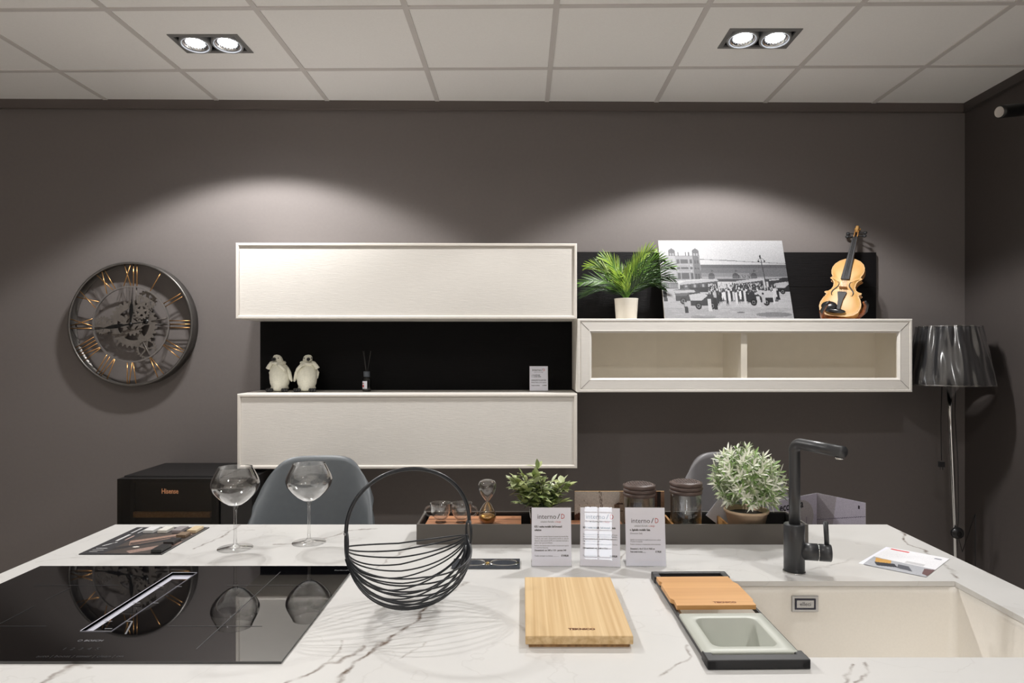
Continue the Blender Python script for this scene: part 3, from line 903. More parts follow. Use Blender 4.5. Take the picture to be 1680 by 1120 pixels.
L1 = logo()+[('K/5.1 cucina modello Soli bronzo/i', -.42, .655, .0066, 0, 'LEFT', .0003, .68), ('collezione', -.42, .60, .006, 0, 'LEFT', .0003, .17),
    ('Composizione penisola disposta composta da: mensola disp.', -.42, .495, .005, 0, 'LEFT', 0, .84), ('da 90 cm, vano snack, colonna forno da 60 cm, colonna', -.42, .46, .005, 0, 'LEFT', 0, .84),
    ('dispensa, base cassetti da 90 cm e elementi terminali a', -.42, .425, .005, 0, 'LEFT', 0, .84), ('giorno, top in gres porcellanato.', -.42, .39, .005, 0, 'LEFT', 0, .45),
    ('Finitura: ante laccate opaco, bronzo e laccato poro aperto', -.42, .345, .005, 0, 'LEFT', 0, .84), ('e vetrina bianca.', -.42, .31, .005, 0, 'LEFT', 0, .34),
    ('Dimensioni: cm 240 x 110 - parete 340', -.42, .265, .0055, 0, 'LEFT', .0002, .78), ('Totale scontato iva inclusa ................', -.42, .175, .0055, 0, 'LEFT', 0, .6), ('€ 9.900,00', .24, .175, .0062, 0, 'LEFT', .0003, .18)]
L2 = logo()+[('K/5.2 cucina modello Soli bronzo/i - Isola', -.42, .64, .0066, 0, 'LEFT', .0003, .80),
    ('Composizione isola composta da basi e lavello ad incasso', -.42, .53, .005, 0, 'LEFT', 0, .84), ('con piano induzione aspirante da 80 cm, rubinetto,', -.42, .495, .005, 0, 'LEFT', 0, .84),
    ('pensili e vetrina bianca con fianchi laccati, schienali e', -.42, .455, .005, 0, 'LEFT', 0, .84), ('mensole in rovere nero.', -.42, .42, .005, 0, 'LEFT', 0, .45),
    ('Finitura: laccato poro aperto bianco, top effetto marmo', -.42, .37, .005, 0, 'LEFT', 0, .84), ('Dimensioni: cm 240 x 110', -.42, .30, .0055, 0, 'LEFT', .0002, .6),
    ('Totale scontato iva inclusa ................', -.42, .175, .0055, 0, 'LEFT', 0, .6), ('€ 8.900,00', .24, .175, .0062, 0, 'LEFT', .0003, .18)]
L3 = logo(.73)+[('n. Sgabello modello Gaia', -.38, .60, .0066, 0, 'LEFT', .0003, .5), ('(Dimensioni Gaia)', -.38, .545, .0055, 0, 'LEFT', 0, .3),
    ('Sgabello con struttura in metallo laccato nero, seduta', -.38, .44, .005, 0, 'LEFT', 0, .75), ('rivestita in ecopelle', -.38, .41, .005, 0, 'LEFT', 0, .3),
    ('Finiture: struttura e rivestimento colore antracite,', -.38, .365, .005, 0, 'LEFT', 0, .75), ('Dimensioni: L. 46 x P. 52 x H. 90/65 cm', -.38, .29, .0055, 0, 'LEFT', .0002, .6),
    ('Prezzo scontato iva inclusa ............', -.38, .24, .0055, 0, 'LEFT', .0002, .38), ('€ 190,00', .24, .24, .0062, 0, 'LEFT', .0003, .14)]
q = onz(905, 930, CZ); price_stand(q, math.radians(0), 9, 'clear price stand with white card, leftmost of three, below the green plant', L1)
q = onz(984.5, 930.5, CZ); price_stand(q, math.radians(-6.4), 9, 'clear price stand with white card and window glare, middle one of three in a row', L2)
q = onz(1060, 930, CZ); price_stand(q, math.radians(-1.5), 9, 'clear price stand with white card, right one of the three, below a jar', L3)

# long tray
TX0, TX1, TY0, TY1 = -.295, .797, 1.898, 2.057
M_tray = pm('bronze_grey_lacquer', (88, 83, 78), 0.5)
M_trayin = pm('tray_inside', (24, 22, 22), 0.5)
t = thing('organiser_tray', 'long dark grey open tray along the back of the worktop holding jars and plants', 'tray', ((TX0+TX1)/2, (TY0+TY1)/2, CZ))
ox, oy = (TX1-TX0)/2, (TY1-TY0)/2; th = .006; H_ = .056
m = MB()
m.box(-ox, ox, -oy, -oy+th, 0, H_); m.box(-ox, ox, oy-th, oy, 0, H_); m.box(-ox, -ox+th, -oy+th, oy-th, 0, H_); m.box(ox-th, ox, -oy+th, oy-th, 0, H_)
m.build('wall', M_tray, t, bevel=.0008)
m = MB(); m.box(-ox+th, ox-th, -oy+th, oy-th, .0, .005)
m.box(-ox+th, ox-th, -oy+th, -oy+th+.001, .005, H_-.004); m.box(-ox+th, ox-th, oy-th-.001, oy-th, .005, H_-.004)
m.box(-ox+th, -ox+th+.001, -oy+th+.001, oy-th-.001, .005, H_-.004); m.box(ox-th-.001, ox-th, -oy+th+.001, oy-th-.001, .005, H_-.004)
m.build('lining', M_trayin, t)
for x in (.428, .584):
    m = MB(); m.box(-.003, .003, -oy+th+.0015, oy-th-.0015, .005, .047); m.build('divider', M_oak, t, loc=(x-(TX0+TX1)/2, 0, 0))
TB = CZ+.005
# walnut inserts
m = MB(); m.box(-.137, .137, -.056, .066, 0, .041)
o = m.build('wooden_insert', M_walnut, None, (-.140, 1.973, TB), bevel=.001)
tag(o, 'striped walnut block in the left of the long tray, under cups and hourglass', 'wooden block')
m = MB(); m.box(-.0765, .0765, -.05, .05, 0, .034)
o = m.build('wooden_insert', M_walnut, None, (.2135, 1.965, TB), bevel=.001)
tag(o, 'striped walnut block in the middle of the long tray, behind the price stands', 'wooden block')
IZ = TB+.041
# cups
def cup(px, hand, label):
    q = onz(px, 856.5, IZ); 
    t = thing('glass_cup', label, 'cup', (q.x, q.y-.0, IZ), 0, 'glass espresso cups')
    m = MB()
    prof = [(0, 0), (.016, 0), (.0165, .002), (.013, .005), (.014, .009), (.022, .017), (.0275, .030), (.030, .045), (.031, .0555)]
    m.lathe(prof, 40); m.lathe([(0, .008), (.012, .0095), (.0205, .018), (.026, .030), (.0285, .045), (.0297, .0555), (.031, .0557)], 40)
    m.build('bowl', M_glass, t)
    m = MB(); pts = []
    for k in range(15):
        a = -PI/2*1.1+PI*1.1*k/14
        pts.append((hand*(.026+.019*math.cos(a)), -.004, .033+.015*math.sin(a)))
    m.tube(pts, .0028, 10); m.build('handle', M_glass, t)
cup(723, -1, 'small clear glass cup with its handle to the left, in the long tray')
cup(757.5, 1, 'small clear glass cup with its handle to the right, beside the hourglass')
# hourglass
q = onz(799.5, 858, IZ)
t = thing('hourglass', 'glass hourglass with gold sand in its lower bulb, in the long tray', 'hourglass', (q.x, q.y, IZ))
hp = [(0, .0), (.016, .0), (.022, .006), (.0255, .017), (.0250, .026), (.019, .042), (.010, .056), (.0045, .0615), (.0045, .0645), (.010, .070), (.020, .084), (.0255, .098), (.0258, .110), (.022, .120), (.015, .1235), (0, .1235)]
m = MB(); m.lathe(hp, 40); m.build('glass_body', glassmat('smoked_glass', (.96, .95, .94), .02, 1.65, 2.2, 3.0), t)
m = MB(); m.lathe([(0, .0012), (.0155, .0014), (.021, .007), (.0242, .017), (.024, .022), (.012, .027), (0, .029)], 36)
m.build('sand', pm('gold_sand', (178, 132, 62), 0.3, 0.7), t)
# storage jars
M_weave = pm('brown_weave', (88, 72, 66), 0.5, noise=.2, scale=40)
M_jarg = glassmat('jar_glass', (.96, .97, .965), .02, 1.6, 2.0, 3.0)
def jar(px, topy, label, y=1.982):
    q = aty(px, 850, y)
    top = aty(px, topy, y).z
    h = top-TB
    t = thing('storage_jar', label, 'jar', (q.x, y, TB), 0, 'glass jars with brown woven lids')
    r = .0445
    m = MB(); m.lathe([(0, .0), (r-.006, 0), (r-.001, .004), (r, .012), (r, h-.045), (r-.003, h-.038), (r-.003, h-.012), (r-.006, h-.012), (r-.006, h-.038), (r-.003, h-.046), (r-.0025, .014), (r-.008, .008), (0, .008)], 48)
    m.build('glass_body', M_jarg, t)
    m = MB()
    R_ = .0462
    for k in range(3):
        z = h-.034+.0115*k
        n = 96; vs = []; rows = 6
        for i in range(rows+1):
            a = -PI/2+PI*i/rows
            for j in range(n):
                ph = 2*PI*j/n
                bulge = .0022*(.6+.4*math.sin(7*ph+k*PI))
                rad = R_-.003+math.cos(a)*(.003+bulge); vs.append((rad*math.cos(ph), rad*math.sin(ph), z+.0058*math.sin(a)))
        fs = [(i*n+j, i*n+(j+1) % n, (i+1)*n+(j+1) % n, (i+1)*n+j) for i in range(rows) for j in range(n)]
        m.add(vs, fs, 0, True)
    m.lathe([(R_-.003, h-.040), (R_-.004, h-.0055)], 48)
    m.lathe([(R_-.004, h-.006), (R_-.007, h-.004), (0, h-.004)], 48)
    rr = R_-.008; st = .0078; k = -6
    for i in range(-5, 6):
        for j in range(-5, 6):
            x, y_ = i*st, j*st
            if math.hypot(x, y_) > rr-.002: continue
            if (i+j) % 2: m.sphere((x, y_, h-.004), .0042, 8, sc=(1.15, .55, .45))
            else: m.sphere((x, y_, h-.004), .0042, 8, sc=(.55, 1.15, .45))
    m.build('woven_lid', M_weave, t)
jar(1049, 790.5, 'glass jar with brown woven lid in the tray, left one, before the old postcard')
jar(1125.5, 786.5, 'glass jar with brown woven lid in the tray, right one, beside the white-green plant')
# sepia postcard
P_ = Print(150, 50, (196, 188, 178))
P_.rect(0, 0, 1, .35, (176, 170, 162), .5)
for x1, x2 in ((.2, .27), (.27, .2)): pass
for k in range(3): P_.line(.27+.012*k, 0, .31+.008*k, .8, .004, (90, 76, 66))
for k in range(8): P_.line(.27+.005*k, .1*k, .30+.005*k, .1*k+.06, .003, (90, 76, 66))
P_.line(.05, .35, .3, .95, .003, (110, 96, 84)); P_.line(.25, .95, .55, .45, .006, (90, 76, 66)); P_.line(.25, .82, .55, .38, .004, (90, 76, 66))
P_.line(.09, .2, .3, .7, .002, (120, 104, 94))
P_.poly([(0, .6), (.05, .55), (.12, .62), (.14, 1), (0, 1)], (96, 64, 52)); P_.rect(.0, .75, .6, 1, (150, 120, 100), .5)
P_.poly([(.44, .35), (.55, .2), (.56, 1), (.44, 1)], (120, 96, 78)); P_.rect(.50, .0, .88, 1, (168, 150, 132)); P_.rect(.56, .1, .60, .9, (110, 90, 76)); P_.rect(.62, .3, .75, .5, (90, 70, 60))
P_.rect(.47, .3, .54, .34, (70, 54, 46)); P_.rect(.47, .5, .54, .53, (70, 54, 46))
P_.rect(.88, 0, .92, 1, (84, 56, 44)); P_.rect(.92, 0, .96, 1, (30, 22, 20)); P_.rect(.96, 0, 1, 1, (150, 116, 92))
P_.grain(6)
pa = aty(943, 806, 2.035); pb = aty(1090, 803, 2.035)
w2 = pb.x-pa.x; hh = pa.z-TB
t = thing('old_postcard', 'sepia picture card of a crane and old buildings standing at the tray back', 'picture', ((pa.x+pb.x)/2, 2.036, TB))
m = MB(); m.box(-w2/2, w2/2, .0005, .008, 0, hh); m.build('backing', M_bambend, t)
P_.build('picture', M_print, t, w2, hh, T(-w2/2, 0, 0) @ R('X', 90))

# plants -------------------------------------------------------------
def leaf(mb, base, d, up, L_, wd, mi, curl=.25, n=4, fold=.2):
    d = d.normalized(); side = d.cross(up)
    if side.length < 1e-4: side = d.cross(Vector((1, 0, 0)))
    side.normalize(); nr = side.cross(d).normalized()
    vs = []; fs = []
    for i in range(n+1):
        t_ = i/n; wv = wd*math.sin(PI*min(t_*.94+.06, 1))**.8*(1-.25*t_)
        if i == n: wv = 0.0003
        c = base+d*(L_*t_)-nr*(curl*L_*t_*t_)
        vs += [c-side*wv+nr*fold*wv, c, c+side*wv+nr*fold*wv]
    for i in range(n):
        a = i*3
        fs += [(a, a+1, a+4, a+3), (a+1, a+2, a+5, a+4)]
    mb.add(vs, fs, mi, True)
def leafmat(name, rgb, rough=.4):
    m = pm(name, rgb, rough, noise=.15, scale=60)
    return m
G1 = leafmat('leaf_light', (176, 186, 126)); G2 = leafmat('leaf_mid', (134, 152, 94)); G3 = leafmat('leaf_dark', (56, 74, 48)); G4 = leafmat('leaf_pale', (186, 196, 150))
# leafy plant in a glass
q = aty(890, 850, 1.985)
t = thing('leafy_plant', 'small bushy green plant in a clear glass pot behind the left price stand', 'potted plant', (q.x, 1.985, TB))
m = MB(); m.lathe([(0, 0), (.032, 0), (.034, .003), (.038, .075), (.0365, .075), (.0325, .006), (0, .006)], 32); m.build('glass_pot', M_jarg, t)
m = MB(); m.lathe([(0, .007), (.031, .007), (.0345, .055), (0, .06)], 24); m.build('soil', pm('dark_moss', (48, 46, 32), .9, noise=.5, scale=80, bump=.5), t)
rs = random.Random(11)
sm_ = MB(); lf = MB()
for i in range(34):
    az = rs.random()*2*PI; el = rs.uniform(.15, 1.45)
    Ls = rs.uniform(.055, .092)*(1.0+.25*math.sin(el)); 
    tip = Vector((math.cos(az)*math.cos(el)*Ls*1.15, math.sin(az)*math.cos(el)*Ls*.75, .062+math.sin(el)*Ls*1.15))
    b0 = Vector((rs.uniform(-.015, .015), rs.uniform(-.012, .012), .055))
    mid = (b0+tip)/2+Vector((0, 0, .012))
    pts = [b0, mid, tip]; sm_.tube(pts, .0012, 5)
    for k in range(5):
        f = .35+.65*k/4; c = b0.lerp(mid, f*2) if f < .5 else mid.lerp(tip, f*2-1)
        for s in (-1, 1):
            a2 = az+s*rs.uniform(.6, 1.5); d = Vector((math.cos(a2), math.sin(a2)*.8, rs.uniform(.0, .9)))
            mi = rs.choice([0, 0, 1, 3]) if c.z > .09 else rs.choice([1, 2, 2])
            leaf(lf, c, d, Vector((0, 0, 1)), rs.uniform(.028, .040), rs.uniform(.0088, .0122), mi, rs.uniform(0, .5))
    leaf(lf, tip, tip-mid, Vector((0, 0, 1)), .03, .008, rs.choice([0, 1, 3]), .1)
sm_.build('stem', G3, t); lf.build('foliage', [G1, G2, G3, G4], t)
# white and green plant in terracotta
q = aty(1224.5, 850, 1.975)
t = thing('variegated_plant', 'bushy white-and-green plant in a terracotta pot at the right end of the tray', 'potted plant', (q.x, 1.975, TB))
M_tc = pm('terracotta', (224, 196, 166), .8, noise=.15, scale=30, bump=.3)
m = MB(); m.lathe([(0, 0), (.042, 0), (.044, .002), (.059, .068), (.0625, .069), (.0635, .075), (.0615, .077), (.057, .075), (.053, .06), (0, .06)], 40); m.build('pot', M_tc, t)
m = MB(); m.lathe([(0, .066), (.055, .063)], 24); m.build('soil', M_trayin, t)
V1 = leafmat('leaf_white', (240, 242, 226)); V2 = leafmat('leaf_whitegreen', (196, 212, 166)); V3 = leafmat('leaf_fresh', (140, 172, 104))
lf = MB(); sm_ = MB()
rs = random.Random(5)
cz = .160
for i in range(150):
    # even spread over a dome
    zz = 1-1.72*(i+.5)/150; az = i*2.399963
    rr = math.sqrt(max(0, 1-zz*zz))
    sc_ = rs.uniform(.55, 1.0) if i % 3 else 1.0
    tip = Vector((rr*math.cos(az)*.099*sc_, rr*math.sin(az)*.085*sc_, cz+zz*(.094 if zz > 0 else .098)*sc_))
    tip.x += .012*(cz-tip.z)/.09+.004
    if tip.z > .23 and tip.x > .045: tip.z -= .02
    b0 = Vector((tip.x*.25, tip.y*.25, .085+.25*(tip.z-.085)))
    if sc_ > .9: sm_.tube([b0, tip], .0009, 4)
    ax = (tip-Vector((0, 0, cz-.05))).normalized()
    for k in range(13):
        a = k*2.4; s1 = ax.orthogonal().normalized(); s2 = ax.cross(s1)
        f = k/13
        d = ax*(.25+.9*(1-f))+s1*math.cos(a)*.9+s2*math.sin(a)*.9
        c = tip-ax*.018*f
        mi = rs.choice([0, 0, 0, 0, 1, 2]) if f < .75 else rs.choice([0, 1, 2, 2])
        leaf(lf, c, d, ax, rs.uniform(.019, .029), rs.uniform(.0030, .0042), mi, rs.uniform(-.1, .3), 3)
sm_.build('stem', V3, t); lf.build('foliage', [V1, V2, V3], t)
# small white card behind that plant
m = MB(); m.box(-.035, .035, -.0005, .0005, -.05, .05, M=R('Y', 38))
qq = aty(1190, 815, 2.035)
tag(m.build('blank_card', M_paper, None, (qq.x, 2.035, TB+.0615+.0)), 'plain white card leaning in the tray behind the variegated plant', 'card')

# dark plate right of the basket
a = onz(853, 934, CZ); b_ = onz(853, 919, CZ)
t = thing('worktop_plate', 'dark grey glossy plate with round recesses lying on the worktop beside the basket', 'plate', (a.x-.085, (a.y+b_.y)/2, CZ))
M_dp = pm('dark_grey_gloss', (74, 78, 86), .12, .3)
m = MB(); m.box(-.085, .085, -.034, .034, 0, .006); m.build('plate', M_dp, t, bevel=.0015)
for x, s in ((.045, 1.5), (-.03, 1.2)):
    m = MB(); m.lathe([(.021, .006), (.0235, .0078), (.0255, .006)], 36, M=T(x, 0, 0) @ Matrix.Diagonal((s, 1, 1, 1))); m.build('recess_ring', M_chrome, t)
m = MB(); m.lathe([(0, .010), (.004, .0095), (.005, .006)], 16, M=T(.004, -.008, 0)); m.build('knob', pm('brass', (190, 160, 100), .25, 1.0), t)

# sample brochure
x0, x1, y0, y1 = -1.174, -.954, 1.803, 2.077
t = thing('sample_brochure', 'dark printed finish brochure lying on the back left corner of the worktop', 'brochure', ((x0+x1)/2, (y0+y1)/2, CZ))
P_ = Print(110, 137, (44, 42, 44))
P_.poly([(.30, .30), (1, .12), (1, .98), (.25, .98)], (66, 58, 54))
P_.poly([(.30, .55), (.85, .22), (.95, .30), (.40, .72)], (150, 122, 108)); P_.poly([(.35, .62), (.8, .34), (.82, .38), (.4, .7)], (70, 58, 54))
P_.poly([(.5, .9), (1, .55), (1, .68), (.6, .98)], (140, 116, 106)); P_.poly([(.25, .8), (.9, .4), (.92, .46), (.28, .9)], (36, 34, 36))
P_.rect(0, 0, .28, 1, (48, 47, 50))
for k in range(5): P_.rect(.04+.045*k, .04, .06+.045*k, .22+.03*(k % 2), (190, 190, 192) if k % 2 else (44, 42, 44))
P_.rect(.10, .30, .135, .55, (200, 200, 200)); P_.rect(.20, .35, .22, .52, (190, 160, 150))
P_.line(.08, .72, .16, .60, .02, (210, 210, 210)); P_.line(.12, .73, .15, .62, .012, (44, 42, 44)); P_.rect(.06, .80, .2, .82, (180, 180, 180)); P_.rect(.06, .86, .2, .875, (160, 160, 160)); P_.rect(.06, .91, .16, .925, (160, 160, 160))
P_.ell(.52, .76, .04, .02, (215, 210, 200))
P_.rect(0, 0, 1, .012, (90, 88, 88)); P_.rect(.985, 0, 1, 1, (90, 88, 88)); P_.grain(5)
m = MB(); m.box(-.11, .11, -.137, .137, 0, .0022); m.build('cardboard', M_black, t)
P_.build('printed_face', M_print, t, .22, .274, T(-.11, -.137, .0024))
def samp(pxl, pxr, pyt, pyb, rgb, label, h=.009):
    # front-left bottom corner at (pxl, pyb)
    a = onz(pxl, pyb, CZ+.0024); b2 = onz(pxr, pyb, CZ+.0024); c = onz(pxl, pyt, CZ+.0024+h)
    w_ = b2.x-a.x; d_ = max(c.y-a.y, .02)
    m = MB(); m.box(0, w_, 0, d_, 0, h)
    o = m.build('finish_sample', pm('sample', rgb, .35), None, (a.x, a.y, CZ+.0026), bevel=.001)
    tag(o, label, 'finish sample', 'finish samples on the brochure')
f = lambda x, y: (180+x/6.224, 740+y/6.224)
def S_(x0, x1, yt, yb, *a):
    p = f(x0, yt); q = f(x1, yb); samp(p[0], q[0], p[1], q[1], *a)
S_(335, 440, 765, 838, (216, 216, 216), 'white finish sample tile at the back left of the brochure')
S_(485, 578, 765, 838, (222, 219, 212), 'off-white finish sample tile, second from the left on the brochure')
S_(630, 722, 762, 838, (150, 144, 146), 'lilac-grey finish sample tile between the off-white and the beige ones')
S_(785, 880, 760, 836, (212, 192, 158), 'pale beige finish sample tile at the back right corner of the brochure')
S_(675, 770, 820, 885, (132, 112, 92), 'brown finish sample tile in front of the pale beige one')
S_(545, 650, 880, 958, (42, 41, 42), 'dark grey finish sample tile between the brown and the black ones')
S_(418, 525, 945, 1040, (20, 20, 22), 'black glossy finish sample tile at the front edge of the brochure')

# flyers on the right
q = [onz(1416, 926, CZ), onz(1519, 947, CZ), onz(1560, 916, CZ), onz(1461, 899, CZ)]
t = thing('flyer', 'white advertising flyer with small product pictures and red heading, lying by the sink', 'flyer', (q[0].x, q[0].y, CZ), math.atan2(q[1].y-q[0].y, q[1].x-q[0].x))
fw_ = (q[1]-q[0]).length; fh_ = abs((q[3]-q[0]).dot(Vector((-(q[1]-q[0]).y, (q[1]-q[0]).x, 0)).normalized()))
shx = (q[3]-q[0]).dot((q[1]-q[0]).normalized())
P_ = Print(120, 90, (236, 236, 240))
P_.rect(0, .62, 1, 1, (176, 178, 184)); P_.poly([(.05, .65), (.3, .63), (.36, .8), (.12, .85)], (206, 158, 84)); P_.poly([(.1, .82), (.4, .74), (.5, .86), (.2, .94)], (52, 54, 62)); P_.poly([(.45, .72), (.62, .72), (.75, .9), (.5, .88)], (90, 92, 100)); P_.poly([(.85, .68), (1, .64), (1, .95), (.9, .9)], (110, 84, 84))
P_.rect(.04, .05, .36, .10, (214, 60, 66)); P_.rect(.8, .1, .92, .16, (90, 90, 110), .6); P_.rect(.5, .5, .8, .6, (205, 205, 208)); P_.grain(4)
def bend(u, v): return .0012+.006*(1-u)*v*(1-v)*2+.006*max(0, .15-u)
sk = Matrix(((1, shx/fh_, 0, 0), (0, 1, 0, 0), (0, 0, 1, 0), (0, 0, 0, 1)))
P_.build('printed_face', M_print, t, fw_, fh_, sk, bend)
m = MB(); m.box(0, fw_, 0, fh_, 0, .0006, M=T(-.012, .004, 0) @ sk); m.build('inner_page', M_paper, t)

# wine cooler on the left behind the island --------------------------------------
fl_ = (-1.945, 3.27); H_ = .830; wdt = .487; dep = .44
t = thing('wine_cooler', 'black glass-door wine cooler standing against the back wall on the left', 'wine cooler', (fl_[0]+wdt/2, fl_[1]+dep/2, 0))
M_fg = pm('black_door_glass', (6, 5, 5), .05, noise=0, IOR=1.45)
M_fb = pm('cooler_black', (22, 21, 22), .45, bump=.1, bscale=600)
m = MB(); hx, hy = wdt/2, dep/2
m.box(-hx, hx, -hy+.055, hy, .02, H_); m.box(-hx+.02, hx-.02, -hy+.06, hy-.02, 0, .02)
m.build('body', M_fb, t, bevel=.004)
dr = MB()
for a, b_, c, d in ((-hx, -hx+.06, .03, H_-.006), (hx-.035, hx, .03, H_-.006), (-hx+.06, hx-.035, .03, .10), (-hx+.06, hx-.035, H_-.022, H_-.006)):
    dr.box(a, b_, -hy+.004, -hy+.05, c, d)
dob = dr.build('door', M_fb, t)
m = MB(); m.box(-hx, hx, -hy, -hy+.004, .03, H_-.006); m.build('door_glass', glassmat('smoked_door_glass', (.55, .50, .44), .02, 1.5, .5), t)
m = MB(); text_geo(m, 'Hisense', .034, T(-.03, -hy-.001, H_-.075) @ R('X', 90), bold=.0006, width=.080); m.build('lettering', pm('copper_ink', (200, 140, 100), .4), t)
m = MB(); m.box(-hx+.07, hx-.04, -hy+.0505, -hy+.0545, .1, H_-.03); m.build('dark_interior', pm('cooler_inside', (30, 22, 17), .6), t)
m = MB(); m.box(-hx+.055, hx-.055, -hy+.03, -hy+.0495, H_-.198, H_-.172); m.build('bottle_shelf', M_bamboo, t)
m = MB(); m.box(hx+.004, hx+.157, -hy+.01, hy, 0, H_-.002)
o = m.build('storage_unit', M_fb, None, (fl_[0]+wdt/2, fl_[1]+dep/2, 0), bevel=.003)
tag(o, 'slim black unit between the wine cooler and the left grey chair', 'cabinet')

# counter chairs ------------------------------------------------------------------
M_leather = pm('blue_grey_leather', (96, 101, 105), .42, noise=.04, scale=40, bump=.1, bscale=300)
M_leg = pm('chair_leg_black', (25, 25, 26), .4)
def chair(x, y, yaw, top, hw, label, mat, skew=0.0):
    t = thing('counter_chair', label, 'chair', (x, y, 0), yaw, 'grey bucket chairs at the back of the island')
    m = MB(); nu, nv = 28, 30; vs = []
    SH = .47
    for j in range(nv+1):
        v = j/nv
        for i in range(nu+1):
            u = -1+2*i/nu
            if v < .35:                      # seat, front to back
                s = v/.35; yy = -.40+.36*s; zz = SH+.02*(1-s)-.03*math.sin(PI*s); wv = hw*(.80+.12*s); up = .035*(abs(u)**3)*(1+2*s)
                px_, py_, pz_ = u*wv, yy, zz+up
            else:
                s = (v-.35)/.65
                H = top-SH
                zz = SH+H*s
                wv = hw*(1-.13*s**2)
                zz = SH+H*(s-.38*s*s*abs(u)**5.0)
                wrap = .17*(abs(u)**2.2)*(1-.55*s)
                yy = -.04+.075*s-wrap
                px_, py_, pz_ = u*wv+skew*s*.05, yy, zz+.10*(1-s)*abs(u)**3*.3
            vs.append((px_, py_, pz_))
    fs = [(j*(nu+1)+i, j*(nu+1)+i+1, (j+1)*(nu+1)+i+1, (j+1)*(nu+1)+i) for j in range(nv) for i in range(nu)]
    m.add(vs, fs, 0, True); m.build('shell', mat, t, solid=.028)
    m = MB(); m.prism([(.8*hw*.9*math.cos(a), -.20+.17*math.sin(a)) for a in [2*PI*k/32 for k in range(32)]], SH-.008, SH+.022, smooth=True); m.build('seat_pad', mat, t, bevel=.008)
    for sx in (-1, 1):
        for sy in (-1, 1):
            m = MB(); m.tube([(sx*.12, -.20+sy*.11, SH-.03), (sx*.21, -.20+sy*.20, .0)], [.013, .009], 12); m.build('leg', M_leg, t)
    m = MB(); m.tube([(sx*.185, -.20+sy*.175, .18) for sx, sy in ((-1, -1), (1, -1), (1, 1), (-1, 1))], .007, 8, closed=True); m.build('footrest', M_leg, t)
chair(-.955, 3.12, math.radians(8), .955, .275, 'blue-grey leather bucket chair behind the two wine glasses', M_leather, .35)
chair(.955, 3.12, math.radians(-3), .972, .262, 'grey leather bucket chair behind the white-green plant', pm('grey_leather', (112, 110, 112), .45, noise=.04, scale=40), 0)

# side table with folded picture leaflet -----------------------------------------
t = thing('side_table', 'low black table behind the right end of the island', 'table', (1.19, 2.42, 0))
m = MB(); m.box(-.27, .27, -.2, .2, .72, .742); m.build('tabletop', M_black, t, bevel=.002)
for sx in (-.25, .25):
    for sy in (-.18, .18):
        m = MB(); m.box(sx-.012, sx+.012, sy-.012, sy+.012, 0, .72); m.build('leg', M_black, t)
TZ = .742
def leaflet():
    ys = [2.32, 2.46, 2.30]; pk = [(1268, 821), (1340, 809.5), (1420, 825)]
    pts = [aty(px, 700, y) for (px, _), y in zip(pk, ys)]
    tops = [aty(px, py, y).z for (px, py), y in zip(pk, ys)]
    hgt = sum(tops)/3-TZ
    t = thing('folded_leaflet', 'folded lilac picture leaflet standing open behind the tap', 'leaflet', (pts[1].x, pts[1].y, TZ))
    for k in range(2):
        A_, B_ = pts[k], pts[k+1]
        d = (B_-A_); d.z = 0; L_ = d.length; an = math.atan2(d.y, d.x)
        P_ = Print(90, 80, (176, 172, 184))
        P_.a[:] = (178, 172, 186); 
        if k == 0:
            P_.rect(0, 0, 1, .4, (190, 184, 198)); P_.ell(.62, .42, .3, .34, (168, 162, 162)); P_.rect(.35, .4, .9, 1, (164, 158, 160)); P_.rect(.5, .42, .515, 1, (120, 114, 120)); P_.rect(.75, .42, .765, 1, (130, 124, 128))
        else:
            P_.poly([(0, 0), (.42, 0), (.28, 1), (0, 1)], (150, 144, 150)); P_.line(0, .52, 1, .25, .012, (110, 104, 120)); P_.line(0, .66, 1, .48, .012, (120, 114, 130))
            P_.rect(.12, .80, .5, 1, (44, 38, 38)); P_.rect(.45, .82, 1, .97, (120, 112, 112)); P_.ell(.55, .86, .1, .07, (70, 56, 50)); P_.rect(.86, .08, .89, .14, (40, 30, 40))
        P_.grain(4)
        M_ = T(A_.x-pts[1].x, A_.y-pts[1].y, 0) @ Matrix.Rotation(an, 4, 'Z')
        o = P_.build('printed_page', M_print, t, L_, hgt, M_ @ T(0, 0, 0) @ R('X', 90))
        m = MB(); m.box(0, L_, .0004, .0012, 0, hgt, M=M_); m.build('page_back', M_paper, t)
        if k == 0:
            m = MB(); text_geo(m, 'ecooora', .04, M_ @ T(.035, -.0008, hgt-.04) @ R('X', 90), bold=.0006); m.build('lettering', M_house, t)
leaflet()
# ------------------------------------------------------------------ wall clock with gears
M_gun = pm('gunmetal', (104, 101, 98), .35, .7, noise=.1, scale=30)
M_gear = pm('aged_gear_metal', (104, 98, 93), .5, .2, noise=.15, scale=40)
M_gold = pm('brushed_gold', (196, 150, 98), .32, .9)
M_hand = pm('clock_hand_black', (10, 10, 11), .4)
cu, czz = onw(213, 531.5, .07)
t = wthing('wall_clock', 'large round openwork wall clock with gold roman numerals and gears', 'clock', cu, .004, czz-.338)
CC = T(0, 0, .338) @ R('X', 90)      # local: x right, y up, z toward the room
RO, RI = .338, .204
m = MB(); m.lathe([(RO-.012, .0), (RO, .0), (RO, .060), (RO-.003, .064), (RO-.012, .066), (RO-.014, .060), (RO-.012, .056), (RO-.007, .054), (RO-.007, .004), (RO-.012, .004)], 120, M=CC, closed=True)
m.build('outer_ring', M_gun, t)
m = MB(); m.lathe([(RI-.004, .048), (RI+.004, .048), (RI+.004, .058), (RI-.004, .058)], 96, M=CC, closed=True, smooth=False); m.build('inner_ring', pm('ring_metal', (140, 136, 134), .35, .6), t)
nums = ['XII', 'I', 'II', 'III', 'IV', 'V', 'VI', 'VII', 'VIII', 'IX', 'X', 'XI']
